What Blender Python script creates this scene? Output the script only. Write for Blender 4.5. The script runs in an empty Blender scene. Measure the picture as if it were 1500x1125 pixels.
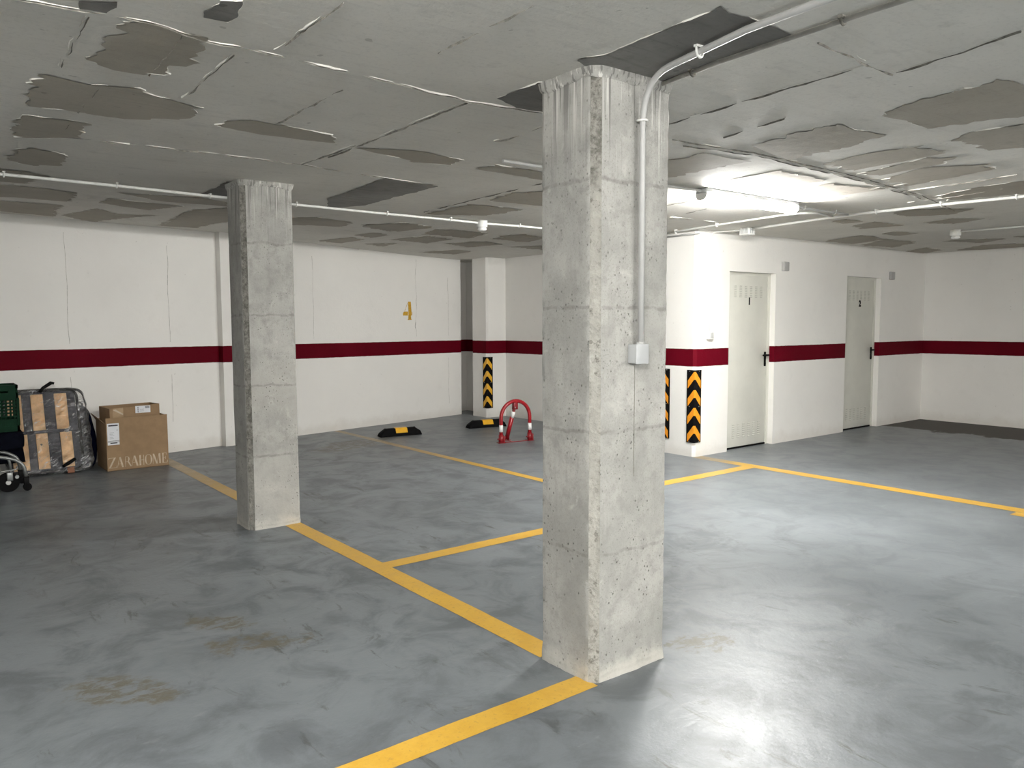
import bpy, bmesh, math, random
from mathutils import Vector, Matrix, noise, Euler
from mathutils.geometry import tessellate_polygon

random.seed(7)
SC = bpy.context.scene
COL = SC.collection

TUBE = 195.0; TUBE_FILL = 240.0; EXPO = 1.02      # emission of the seen lamp and the added fill lamps, exposure
FILL_LAMPS = ((-.75,.3),(2.4,-4.0),(5.0,-4.8),(-1.0,-5.5))  # unseen tube lamps added to brighten the near pillars and floor

# ------------------------------------------------------------------ helpers
def S(t):
    t = min(1.0, max(0.0, t)); return t*t*(3-2*t)

def zc(x, y):
    """height of the (slightly uneven) slab underside"""
    return 2.45 + 0.085*S((y-5)/4.2)*S((6.8-x)/4.0)

class MB:
    """collects geometry for ONE mesh object; several material slots allowed"""
    def __init__(s):
        s.v = []; s.f = []; s.m = []; s.sm = []
    def face(s, idx, m=0, smooth=False):
        s.f.append(tuple(idx)); s.m.append(m); s.sm.append(smooth)
    def add(s, vs, fs, m=0, smooth=False):
        o = len(s.v); s.v += [tuple(v) for v in vs]
        for f in fs: s.face([o+i for i in f], m, smooth)
        return s
    def box(s, x0, y0, z0, x1, y1, z1, m=0):
        vs = [(x0,y0,z0),(x1,y0,z0),(x1,y1,z0),(x0,y1,z0),(x0,y0,z1),(x1,y0,z1),(x1,y1,z1),(x0,y1,z1)]
        return s.add(vs, [(0,3,2,1),(4,5,6,7),(0,1,5,4),(1,2,6,5),(2,3,7,6),(3,0,4,7)], m)
    def bbox(s, x0, y0, z0, x1, y1, z1, b, m=0, seg=2):
        """bevelled box"""
        bm = bmesh.new()
        bmesh.ops.create_cube(bm, size=1.0)
        for v in bm.verts:
            v.co = Vector(((x0+x1)/2+v.co.x*(x1-x0), (y0+y1)/2+v.co.y*(y1-y0), (z0+z1)/2+v.co.z*(z1-z0)))
        bmesh.ops.bevel(bm, geom=bm.edges[:], offset=b, segments=seg, profile=.5, affect='EDGES')
        return s.bm(bm, m, True)
    def bm(s, bm, m=0, smooth=False):
        bm.verts.index_update()
        s.add([v.co[:] for v in bm.verts], [[v.index for v in f.verts] for f in bm.faces], m, smooth)
        bm.free(); return s
    def prism(s, poly, axis, a, b, m=0, smooth=False):
        """polygon [(p,q)] extruded along axis ('x','y','z') from a to b"""
        n = len(poly)
        def P(p, q, t):
            return {'x': (t,p,q), 'y': (p,t,q), 'z': (p,q,t)}[axis]
        vs = [P(p,q,a) for p,q in poly]+[P(p,q,b) for p,q in poly]
        fs = [(i,(i+1)%n,n+(i+1)%n,n+i) for i in range(n)]
        o = len(s.v); s.add(vs, fs, m, smooth)
        for t in tessellate_polygon([[Vector((p,q,0)) for p,q in poly]]):
            s.face([o+i for i in t], m); s.face([o+n+i for i in reversed(t)], m)
        return s
    def tube(s, pts, r, n=10, m=0, caps=True, closed=False):
        pts = [Vector(p) for p in pts]; N = len(pts)
        rr = r if isinstance(r, (list, tuple)) else [r]*N
        up = None; o = len(s.v); frames = []
        for i in range(N):
            a = pts[i-1] if (i > 0 or closed) else pts[i]
            b = pts[(i+1) % N] if (i < N-1 or closed) else pts[i]
            t = (b-a).normalized()
            if up is None:
                up = Vector((0,0,1)) if abs(t.z) < .9 else Vector((1,0,0))
            u = (up-t*up.dot(t)).normalized(); up = u; w = t.cross(u)
            frames.append((u, w))
            for k in range(n):
                a_ = 2*math.pi*k/n
                s.v.append(tuple(pts[i]+(u*math.cos(a_)+w*math.sin(a_))*rr[i]))
        M = N if closed else N-1
        for i in range(M):
            j = (i+1) % N
            for k in range(n):
                s.face((o+i*n+k, o+i*n+(k+1)%n, o+j*n+(k+1)%n, o+j*n+k), m, True)
        if caps and not closed:
            s.face([o+k for k in reversed(range(n))], m); s.face([o+(N-1)*n+k for k in range(n)], m)
        return s
    def cyl(s, c, axis, r, h, n=20, m=0, r2=None):
        d = {'x': Vector((1,0,0)), 'y': Vector((0,1,0)), 'z': Vector((0,0,1))}[axis]
        c = Vector(c)
        return s.tube([c, c+d*h], [r, r if r2 is None else r2], n, m)
    def lathe(s, c, prof, n=24, m=0):
        """profile [(r,z)] around the vertical through c"""
        o = len(s.v)
        for r, z in prof:
            for k in range(n):
                a = 2*math.pi*k/n; s.v.append((c[0]+r*math.cos(a), c[1]+r*math.sin(a), c[2]+z))
        for i in range(len(prof)-1):
            for k in range(n):
                s.face((o+i*n+k, o+i*n+(k+1)%n, o+(i+1)*n+(k+1)%n, o+(i+1)*n+k), m, True)
        s.face([o+k for k in reversed(range(n))], m); s.face([o+(len(prof)-1)*n+k for k in range(n)], m)
        return s

def O(name, mb, mats, parent=None, world=True, loc=(0,0,0)):
    """link the collected geometry as ONE mesh object.  Coordinates are world ones
    (world=True; shifted to the parent's or own origin) or already local."""
    if not isinstance(mats, (list, tuple)): mats = [mats]
    me = bpy.data.meshes.new(name)
    off = Vector((0,0,0))
    if parent is not None and world:
        p = parent
        while p is not None: off += p.location; p = p.parent
    if parent is None: off = Vector(loc)
    vs = [tuple(Vector(v)-off) for v in mb.v] if world else mb.v
    me.from_pydata(vs, [], mb.f)
    for m in mats: me.materials.append(m)
    me.polygons.foreach_set('material_index', mb.m)
    me.polygons.foreach_set('use_smooth', mb.sm)
    bm = bmesh.new(); bm.from_mesh(me)
    bmesh.ops.recalc_face_normals(bm, faces=bm.faces[:])
    bm.to_mesh(me); bm.free()
    me.update()
    o = bpy.data.objects.new(name, me); COL.objects.link(o)
    if parent is not None: o.parent = parent
    else: o.location = loc
    return o

def smooth_angle(o, ang=35):
    me = o.data
    bm = bmesh.new(); bm.from_mesh(me)
    for f in bm.faces: f.smooth = True
    for e in bm.edges:
        if len(e.link_faces) == 2 and e.calc_face_angle(0) > math.radians(ang): e.smooth = False
    bm.to_mesh(me); bm.free()

def tag(o, label, cat, group=None):
    o['label'] = label; o['category'] = cat
    if group: o['group'] = group
    return o

def thing(name, label, cat, loc=(0,0,0), rot=(0,0,0), group=None):
    o = bpy.data.objects.new(name, None); COL.objects.link(o)
    o.empty_display_size = .1
    o.location = loc; o.rotation_euler = rot
    return tag(o, label, cat, group)

def struct(o):
    o['kind'] = 'structure'; return o

# ------------------------------------------------------------------ materials
class NT:
    def __init__(s, name):
        s.mat = bpy.data.materials.new(name); s.mat.use_nodes = True
        s.t = s.mat.node_tree; s.t.nodes.clear()
        s.out = s.n('ShaderNodeOutputMaterial')
        s.b = s.n('ShaderNodeBsdfPrincipled')
        s.l(s.b.outputs[0], s.out.inputs[0])
        s.pos = s.n('ShaderNodeNewGeometry').outputs['Position']
    def n(s, typ, **kw):
        x = s.t.nodes.new(typ)
        for k, v in kw.items(): setattr(x, k, v)
        return x
    def l(s, a, b): s.t.links.new(a, b)
    def put(s, sock, v):
        if hasattr(v, 'is_linked') or isinstance(v, bpy.types.NodeSocket): s.l(v, sock)
        else: sock.default_value = v
    def scale(s, v, sc, off=(0,0,0)):
        m = s.n('ShaderNodeMapping'); s.l(v, m.inputs[0])
        m.inputs['Scale'].default_value = sc; m.inputs['Location'].default_value = off
        return m.outputs[0]
    def noise(s, v, sc, det=4, rough=.55, dist=0.0):
        x = s.n('ShaderNodeTexNoise'); s.l(v, x.inputs['Vector'])
        x.inputs['Scale'].default_value = sc; x.inputs['Detail'].default_value = det
        x.inputs['Roughness'].default_value = rough; x.inputs['Distortion'].default_value = dist
        return x.outputs[0]
    def voro(s, v, sc, feat='F1'):
        x = s.n('ShaderNodeTexVoronoi', feature=feat); s.l(v, x.inputs['Vector'])
        x.inputs['Scale'].default_value = sc
        return x.outputs['Distance']
    def math(s, op, a, b=0.0, clamp=False):
        x = s.n('ShaderNodeMath', operation=op); x.use_clamp = clamp
        s.put(x.inputs[0], a); s.put(x.inputs[1], b)
        return x.outputs[0]
    def ramp(s, f, a, b, lo=0.0, hi=1.0):
        x = s.n('ShaderNodeMapRange'); x.interpolation_type = 'SMOOTHSTEP'
        s.put(x.inputs[0], f)
        for i, v in zip((1,2,3,4), (a,b,lo,hi)): s.put(x.inputs[i], v)
        return x.outputs[0]
    def mix(s, f, a, b):
        x = s.n('ShaderNodeMix', data_type='RGBA')
        s.put(x.inputs[0], f)
        for sock, v in ((x.inputs[6], a), (x.inputs[7], b)):
            if isinstance(v, (tuple, list)): sock.default_value = (*v[:3], 1)
            else: s.l(v, sock)
        return x.outputs[2]
    def xyz(s, v=None):
        x = s.n('ShaderNodeSeparateXYZ'); s.l(v or s.pos, x.inputs[0]); return x.outputs
    def bump(s, h, dist=.002, strength=1.0, prev=None):
        x = s.n('ShaderNodeBump'); x.inputs['Strength'].default_value = strength
        x.inputs['Distance'].default_value = dist; s.l(h, x.inputs['Height'])
        if prev is not None: s.l(prev, x.inputs['Normal'])
        return x.outputs[0]
    def fin(s, col=None, rough=None, spec=None, normal=None, metal=None):
        I = s.b.inputs
        if col is not None:
            if isinstance(col, (tuple, list)): I['Base Color'].default_value = (*col[:3], 1)
            else: s.l(col, I['Base Color'])
        if rough is not None: s.put(I['Roughness'], rough)
        if spec is not None: s.put(I['Specular IOR Level'], spec)
        if metal is not None: s.put(I['Metallic'], metal)
        if normal is not None: s.l(normal, I['Normal'])
        return s.mat
    def blob(s, cx, cy, rx, ry, jag=.35, sc=9.0, ang=0):
        """soft irregular spot on the floor around (cx,cy)"""
        p = s.xyz()
        dx = s.math('SUBTRACT', p[0], cx); dy = s.math('SUBTRACT', p[1], cy)
        c, n_ = math.cos(ang), math.sin(ang)
        u = s.math('DIVIDE', s.math('ADD', s.math('MULTIPLY', dx, c), s.math('MULTIPLY', dy, n_)), rx)
        w = s.math('DIVIDE', s.math('SUBTRACT', s.math('MULTIPLY', dy, c), s.math('MULTIPLY', dx, n_)), ry)
        d = s.math('SQRT', s.math('ADD', s.math('MULTIPLY', u, u), s.math('MULTIPLY', w, w)))
        nz = s.math('MULTIPLY', s.math('SUBTRACT', s.noise(s.pos, sc, 5, .65), .5), 2*jag*2)
        return s.ramp(s.math('ADD', d, nz), .7, 1.1, 1.0, 0.0)

def plain(name, col, rough=.5, spec=.4, metal=0.0, var=.12, sc=18, bump=0.0, bsc=150):
    t = NT(name)
    n = t.noise(t.pos, sc, 4)
    c = t.mix(t.ramp(n, .3, .7), tuple(x*(1-var) for x in col), tuple(min(1, x*(1+var)) for x in col))
    nm = t.bump(t.noise(t.pos, bsc, 3), bump) if bump else None
    return t.fin(c, rough, spec, nm, metal)

def wall_paint(name, b0, b1, slope=0.0, base=(.86,.845,.81)):
    """white masonry paint with the dark red safety band painted between two heights"""
    t = NT(name); p = t.xyz()
    big = t.noise(t.pos, .9, 4, .6); fine = t.noise(t.pos, 38, 4, .6); mid = t.noise(t.pos, 6, 5, .6)
    c = t.mix(t.ramp(big, .3, .7), tuple(x*.955 for x in base), base)
    c = t.mix(t.math('MULTIPLY', t.ramp(mid, .55, .8), .12), c, (.60,.58,.54))
    # small chips and specks
    sp = t.ramp(t.noise(t.pos, 24, 2, .5), .74, .78)
    c = t.mix(t.math('MULTIPLY', sp, .35), c, (.45,.43,.39))
    # scuffed dirt close to the floor
    low = t.math('MULTIPLY', t.ramp(t.math('ADD', p[2], t.math('MULTIPLY', mid, .25)), .12, .30, 1, 0), .30)
    c = t.mix(low, c, (.50,.45,.38))
    z = t.math('ADD', p[2], t.math('MULTIPLY', p[0], slope))
    z = t.math('ADD', z, t.math('MULTIPLY', t.math('SUBTRACT', t.noise(t.pos, 14, 2), .5), .006))
    band = t.math('MULTIPLY', t.ramp(z, b0-.002, b0+.002), t.ramp(z, b1-.002, b1+.002, 1, 0))
    red = t.mix(t.ramp(big, .3, .7), (.098,.0012,.007), (.122,.0020,.010))
    c = t.mix(band, c, red)
    h = t.math('ADD', t.math('MULTIPLY', fine, .5), mid)
    return t.fin(c, .62, t.ramp(band, 0, 1, .35, .06), t.bump(h, .006, .5))

def concrete(name, top, dark=1.0):
    """cast concrete: board grey, air holes, cement runs below the slab, crumbly foot"""
    t = NT(name); p = t.xyz()
    big = t.noise(t.pos, 3.2, 5, .6); med = t.noise(t.pos, 17, 5, .65); fine = t.noise(t.pos, 90, 3)
    lift = t.noise(t.scale(t.pos, (.6,.6,2.0)), 1.0, 1)
    c = t.mix(t.ramp(big, .3, .7), (.30,.298,.280), (.42,.414,.388))
    c = t.mix(t.math('MULTIPLY', t.ramp(med, .45, .72), .55), c, (.24,.237,.22))
    vs = t.noise(t.scale(t.pos, (16,16,2.2)), 1.0, 4, .6)
    c = t.mix(t.math('MULTIPLY', t.ramp(vs, .52, .72), .35), c, (.25,.246,.23))
    c = t.mix(t.math('MULTIPLY', t.ramp(t.noise(t.pos, 150, 3, .7), .52, .68), .45), c, (.22,.215,.195))
    c = t.mix(t.math('MULTIPLY', t.ramp(t.noise(t.pos, 6.5, 5, .7, .5), .58, .74), .5), c, (.56,.55,.515))
    c = t.mix(t.math('MULTIPLY', t.ramp(lift, .5, .62), .25), c, (.54,.525,.48))
    # air holes, denser towards the foot of every lift
    hole = t.voro(t.scale(t.pos, (1,1,.8)), 42)
    dens = t.noise(t.pos, 5, 3)
    hm = t.math('MULTIPLY', t.ramp(hole, .10, .19, 1, 0), t.ramp(dens, .42, .55))
    h2 = t.math('MULTIPLY', t.ramp(t.voro(t.scale(t.pos, (1,1,.75), (3,1,2)), 95), .10, .22, 1, 0), t.ramp(dens, .46, .62))
    hm = t.math('MAXIMUM', hm, t.math('MULTIPLY', h2, .8))
    hm = t.math('MULTIPLY', hm, t.ramp(p[2], 0.2, 2.0, 1.0, .55))
    c = t.mix(t.math('MULTIPLY', hm, .85), c, (.10,.095,.085))
    # runs under the slab
    st = t.noise(t.scale(t.pos, (58,58,1.5)), 1.0, 3, .5)
    lim = t.math('MULTIPLY', t.noise(t.scale(t.pos, (24,24,.05)), 1.0, 2), .9)
    near = t.ramp(t.math('SUBTRACT', top, p[2]), .02, lim, 1, 0)
    c = t.mix(t.math('MULTIPLY', t.math('MULTIPLY', t.ramp(st, .56, .62), near), .75), c, (.15,.148,.14))
    st2 = t.noise(t.scale(t.pos, (70,70,1.8), (3,5,1)), 1.0, 3, .5)
    c = t.mix(t.math('MULTIPLY', t.math('MULTIPLY', t.ramp(st2, .58, .64), near), .7), c, (.68,.67,.63))
    # lift joints every half metre
    zz = t.math('ADD', p[2], t.math('MULTIPLY', t.math('SUBTRACT', t.noise(t.pos, 9, 4), .5), .05))
    fr = t.math('ABSOLUTE', t.math('SUBTRACT', t.math('FRACT', t.math('ADD', t.math('MULTIPLY', zz, 2.0), .45)), .5))
    jl = t.ramp(fr, .006, .022, 1, 0)
    c = t.mix(t.math('MULTIPLY', jl, t.ramp(med, .35, .6, .1, .6)), c, (.19,.186,.17))
    # pale crumbly foot
    ft = t.ramp(t.math('ADD', p[2], t.math('MULTIPLY', med, .12)), .08, .16, 1, 0)
    c = t.mix(t.math('MULTIPLY', ft, .5), c, (.60,.58,.52))
    if dark != 1.0: c = t.mix(1-dark, c, (.08,.08,.075))
    h = t.math('SUBTRACT', t.math('ADD', t.math('MULTIPLY', med, .8), t.math('MULTIPLY', fine, .35)), t.math('MULTIPLY', hm, 1.3))
    return t.fin(c, .82, .25, t.bump(h, .006, .6))

def aggregate(name, ztop=1.95, low=.25):
    """chipped corner: dark stones showing in the upper part, mortar-smeared below"""
    t = NT(name); p = t.xyz()
    v = t.voro(t.pos, 55); m = t.noise(t.pos, 34, 6, .75); b = t.noise(t.scale(t.pos, (1,1,.8)), 4.5, 4)
    c = t.mix(t.ramp(m, .35, .65), (.13,.126,.11), (.31,.30,.27))
    c = t.mix(t.math('MULTIPLY', t.ramp(v, .12, .22, 1, 0), .7), c, (.09,.085,.075))
    up = t.ramp(t.math('ADD', p[2], t.math('MULTIPLY', t.math('SUBTRACT', b, .5), .6)), ztop-.05, ztop+.05, low, 1.0)
    up = t.math('MULTIPLY', up, t.ramp(t.noise(t.pos, 11, 4, .65), .30, .55, .5, 1))
    pale = t.mix(t.ramp(m, .4, .7), (.50,.49,.45), (.34,.33,.295))
    c = t.mix(up, pale, c)
    pit = t.math('MULTIPLY', t.ramp(t.noise(t.pos, 27, 6, .75), .52, .62), t.ramp(t.noise(t.pos, 5, 3), .38, .58, .25, .85))
    c = t.mix(pit, c, (.15,.145,.125))
    return t.fin(c, .9, .2, t.bump(t.math('ADD', t.math('MULTIPLY', v, .5), m), .010, .8))

def slab(name, a, b, streak=.25):
    t = NT(name)
    big = t.noise(t.pos, 1.1, 5, .6); med = t.noise(t.pos, 7, 5, .6)
    px = t.xyz()[0]
    sel = t.ramp(t.math('ADD', px, t.math('MULTIPLY', big, 1.5)), 4.6, 5.6)
    ba = t.noise(t.scale(t.pos, (3.2, 26, 1)), 1.0, 5, .65, .3); bb = t.noise(t.scale(t.pos, (24, 2.6, 1)), 1.0, 5, .65, .3)
    br = t.math('ADD', t.math('MULTIPLY', ba, t.math('SUBTRACT', 1.0, sel)), t.math('MULTIPLY', bb, sel)); fine = t.noise(t.pos, 120, 2)
    c = t.mix(t.ramp(big, .3, .7), a, b)
    c = t.mix(t.math('MULTIPLY', t.ramp(br, .5, .75), streak), c, tuple(x*.7 for x in a))
    c = t.mix(t.math('MULTIPLY', t.ramp(med, .56, .76), .35), c, tuple(x*.68 for x in a))
    c = t.mix(t.math('MULTIPLY', t.ramp(t.noise(t.pos, 55, 4, .7), .5, .7), .22), c, tuple(x*.62 for x in a))
    pt = t.ramp(t.noise(t.pos, 16, 2), .73, .76)
    c = t.mix(t.math('MULTIPLY', pt, .5), c, tuple(x*.45 for x in a))
    h = t.math('ADD', t.math('ADD', med, t.math('MULTIPLY', br, .7)), t.math('MULTIPLY', fine, .2))
    return t.fin(c, .8, .3, t.bump(h, .005, .6))

def floor_mat():
    t = NT('grey_floor_coating'); p = t.xyz()
    big = t.noise(t.pos, .7, 5, .6, .4); med = t.noise(t.pos, 3.1, 6, .65, .6)
    br = t.noise(t.scale(t.pos, (9, 3, 1)), 1.0, 6, .7, .8); fine = t.noise(t.pos, 60, 4, .6)
    c = t.mix(t.ramp(big, .3, .7), FLOOR_A, FLOOR_B)
    c = t.mix(t.math('MULTIPLY', t.math('MULTIPLY', t.ramp(med, .42, .66), .66), t.ramp(p[0], 3.5, 6.0, 1.0, .25)), c, tuple(x*.58 for x in FLOOR_A))  # dirt blotches, strengthened on the left to paint in the dimmer floor there
    # worn marks and tyre scuffs
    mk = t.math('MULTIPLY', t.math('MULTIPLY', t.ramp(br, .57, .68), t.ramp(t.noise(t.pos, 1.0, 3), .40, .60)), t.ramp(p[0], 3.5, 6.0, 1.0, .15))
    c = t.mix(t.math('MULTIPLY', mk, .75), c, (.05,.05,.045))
    lt = t.math('MULTIPLY', t.ramp(t.noise(t.scale(t.pos, (4,11,1)), 1.0, 5, .65), .62, .72), .25)
    c = t.mix(lt, c, (.30,.31,.31))
    # rust-coloured stains
    st = None
    for a in ((1.17,3.85,.18,.09,.5,10,-.9), (1.24,3.50,.22,.10,.8,9,-.3), (.62,3.38,.26,.12,.6,7,-.9),
              (2.84,2.22,.17,.10,.6,12,-.4), (4.3,8.6,.7,.3,.4,3,.4)):
        m = t.blob(*a); st = m if st is None else t.math('MAXIMUM', st, m)
    st = t.math('MULTIPLY', st, t.ramp(t.noise(t.scale(t.pos, (13,22,1)), 1.0, 5, .7, .6), .40, .54))
    c = t.mix(t.math('MULTIPLY', st, t.ramp(fine, .2, .6, .45, .8)), c, (.115,.098,.060))
    # bare, uncoated strip along the far walls
    jag = t.math('MULTIPLY', t.math('SUBTRACT', t.noise(t.pos, 2.2, 5, .6), .5), .9)
    ux = t.ramp(t.math('ADD', p[0], jag), 10.75, 10.85)
    bare = t.math('MULTIPLY', ux, 1.0)
    c = t.mix(bare, c, (.06,.054,.045))
    r = t.math('ADD', t.ramp(med, .3, .75, .33, .43), t.math('MULTIPLY', t.ramp(big, .35, .65), .06))
    r = t.math('MAXIMUM', r, t.math('MULTIPLY', bare, .7))
    r = t.math('MAXIMUM', r, t.math('MULTIPLY', st, .45))
    h = t.math('ADD', t.math('MULTIPLY', fine, .35), t.math('ADD', med, t.math('MULTIPLY', t.noise(t.pos, 14, 3), .7)))
    return t.fin(c, r, .42, t.bump(h, .005, .42))

def worn_yellow():
    t = NT('worn_yellow_paint'); p = t.xyz()
    n = t.noise(t.pos, 7, 6, .7); f = t.noise(t.pos, 45, 4, .65)
    c = t.mix(t.ramp(n, .3, .7), (.56,.315,.035), (.66,.40,.06))
    c = t.mix(t.math('MULTIPLY', t.ramp(f, .56, .70), .5), c, (.33,.20,.06))
    # rubbed nearly away close to the long wall and beside the corner column
    far = t.ramp(p[1], 6.0, 9.0, 0, .75)
    col = t.math('MULTIPLY', t.ramp(p[0], 6.0, 6.5), t.ramp(p[1], 4.75, 5.2, 0, .8))
    c = t.mix(t.math('MULTIPLY', t.math('MAXIMUM', far, col), t.ramp(n, .2, .55, .35, 1)), c, (.20,.18,.14))
    return t.fin(c, t.ramp(n, .3, .7, .3, .45), .45, t.bump(f, .003, .35))

def glow(name, col, st):
    t = NT(name)
    t.b.inputs['Emission Color'].default_value = (*col, 1); t.b.inputs['Emission Strength'].default_value = st
    return t.fin((.9,.9,.88), .4, .3)

def film():
    """clear wrapping film: mostly see-through, glossy creases with glints painted as white streaks"""
    t = NT('clear_wrapping_film')
    tr = t.n('ShaderNodeBsdfTransparent'); gl = t.n('ShaderNodeBsdfGlossy'); df = t.n('ShaderNodeBsdfDiffuse')
    gl.inputs['Roughness'].default_value = .2; gl.inputs['Color'].default_value = (.95,.95,.95,1)
    df.inputs['Color'].default_value = (.92,.93,.95,1)
    rot = t.n('ShaderNodeMapping'); t.l(t.pos, rot.inputs[0])
    rot.inputs['Rotation'].default_value = (0, math.radians(32), 0)
    w = t.noise(t.scale(rot.outputs[0], (6, 6, 30)), 1.0, 3, .55, .9)
    k = t.math('ABSOLUTE', t.math('SUBTRACT', w, .5))
    ridge = t.math('MULTIPLY', t.ramp(k, 0.0, .020, 1, 0), t.ramp(t.noise(t.pos, 9, 3), .50, .60))  # creases whitened in the colour to stand in for glints
    b = t.bump(w, .03, 1.0)
    t.l(b, gl.inputs['Normal'])
    fr = t.n('ShaderNodeFresnel'); fr.inputs[0].default_value = 1.6; t.l(b, fr.inputs['Normal'])
    m1 = t.n('ShaderNodeMixShader'); t.put(m1.inputs[0], t.math('ADD', t.math('MULTIPLY', ridge, .75), .008))
    t.l(tr.outputs[0], m1.inputs[1]); t.l(df.outputs[0], m1.inputs[2])
    m2 = t.n('ShaderNodeMixShader')
    t.put(m2.inputs[0], t.math('ADD', t.math('MULTIPLY', fr.outputs[0], 1.0), .03))
    t.l(m1.outputs[0], m2.inputs[1]); t.l(gl.outputs[0], m2.inputs[2])
    t.l(m2.outputs[0], t.out.inputs[0])
    return t.mat

FLOOR_A = (.150,.166,.178); FLOOR_B = (.208,.227,.241)
M = {}
M['wall'] = wall_paint('white_wall_paint', .982, 1.172)
M['wall_long'] = wall_paint('white_wall_paint_long_wall', 1.018, 1.213, .0041)
M['conc'] = concrete('pillar_concrete', 2.45)
M['agg'] = aggregate('exposed_aggregate', 1.98, .5)
M['agg2'] = aggregate('exposed_aggregate_far', .4, .75)
M['skim'] = slab('ceiling_skim', (.66,.645,.60), (.74,.725,.68))
M['bare'] = slab('ceiling_bare', (.36,.335,.285), (.44,.41,.355), .3)
M['dark'] = slab('ceiling_dark', (.14,.137,.13), (.30,.29,.275), .45)
M['tan'] = slab('ceiling_tan', (.52,.48,.42), (.60,.555,.49), .3)
M['ridge'] = plain('plaster_ridge', (.72,.70,.65), .8, .2)
M['groove'] = plain('joint_groove', (.22,.21,.185), .9, .2, var=.4, sc=30)
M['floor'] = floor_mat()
M['yellow'] = worn_yellow()
M['ink4'] = plain('stencil_yellow', (.62,.36,.04), .6, .3, var=.2, sc=40)
M['rubber'] = plain('black_rubber', (.004,.004,.0045), .75, .10, bump=.001)
M['refl_y'] = plain('reflective_yellow', (.80,.42,.02), .35, .5, var=.06)
M['refl_o'] = plain('reflective_orange', (.80,.30,.015), .35, .5, var=.06)
M['red'] = plain('red_enamel', (.30,.010,.016), .28, .5, var=.1)
M['redd'] = plain('red_enamel_dark', (.20,.008,.012), .35, .5, var=.1)
M['white'] = plain('white_reflective', (.82,.82,.80), .4, .5, var=.03)
M['pvc'] = plain('grey_pvc', (.47,.47,.46), .38, .45, var=.04)
M['pvcw'] = plain('white_pvc', (.78,.78,.75), .4, .45, var=.04)
M['pvcg'] = plain('painted_over_pipe', (.40,.385,.35), .6, .4, var=.15)
M['box'] = plain('grey_plastic', (.42,.42,.41), .45, .4, var=.04)
M['boxw'] = plain('pale_grey_plastic', (.44,.45,.455), .4, .4, var=.04)
M['steel'] = plain('bright_steel', (.34,.34,.33), .45, .5, metal=1.0)
M['alu'] = plain('grey_tube_metal', (.24,.25,.245), .4, .5, metal=.6)
M['door'] = plain('door_enamel', (.64,.635,.575), .42, .45, var=.03, sc=5)
M['slot'] = plain('louvre_shadow_gap', (.47,.465,.42), .6, .3)
M['black'] = plain('black_plastic', (.004,.004,.004), .55, .12)
M['card'] = plain('cardboard', (.30,.20,.115), .8, .2, var=.08, sc=9, bump=.0006)
M['cardi'] = plain('cardboard_inside', (.27,.18,.105), .85, .2, var=.08, sc=9)
M['print'] = plain('pale_print', (.52,.43,.32), .8, .2)
M['tape'] = plain('packing_tape', (.40,.28,.165), .25, .5)
M['paper'] = plain('label_paper', (.74,.75,.78), .55, .3, var=.02)
M['ink'] = plain('label_ink', (.05,.05,.06), .6, .3)
M['green'] = plain('green_crate_plastic', (.0015,.022,.009), .6, .10, var=.15)
M['navy'] = plain('navy_cloth', (.003,.004,.016), .95, .05, var=.3, sc=30, bump=.003)
M['navyd'] = plain('dark_cloth', (.003,.0035,.007), .95, .05, var=.3, sc=20, bump=.003)
M['wood'] = plain('pale_wood', (.82,.55,.29), .55, .35, var=.12, sc=14)
M['woodb'] = plain('brown_wood', (.22,.09,.045), .6, .35, var=.2)
M['fab'] = plain('grey_cushion_cloth', (.050,.050,.064), .85, .1, var=.2, sc=40, bump=.003)
M['film'] = film()
M['tube'] = glow('tube_diffuser', (1.0,.99,.955), TUBE)
M['tube_fill'] = glow('tube_diffuser_added', (1.0,.985,.945), TUBE_FILL)
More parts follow.
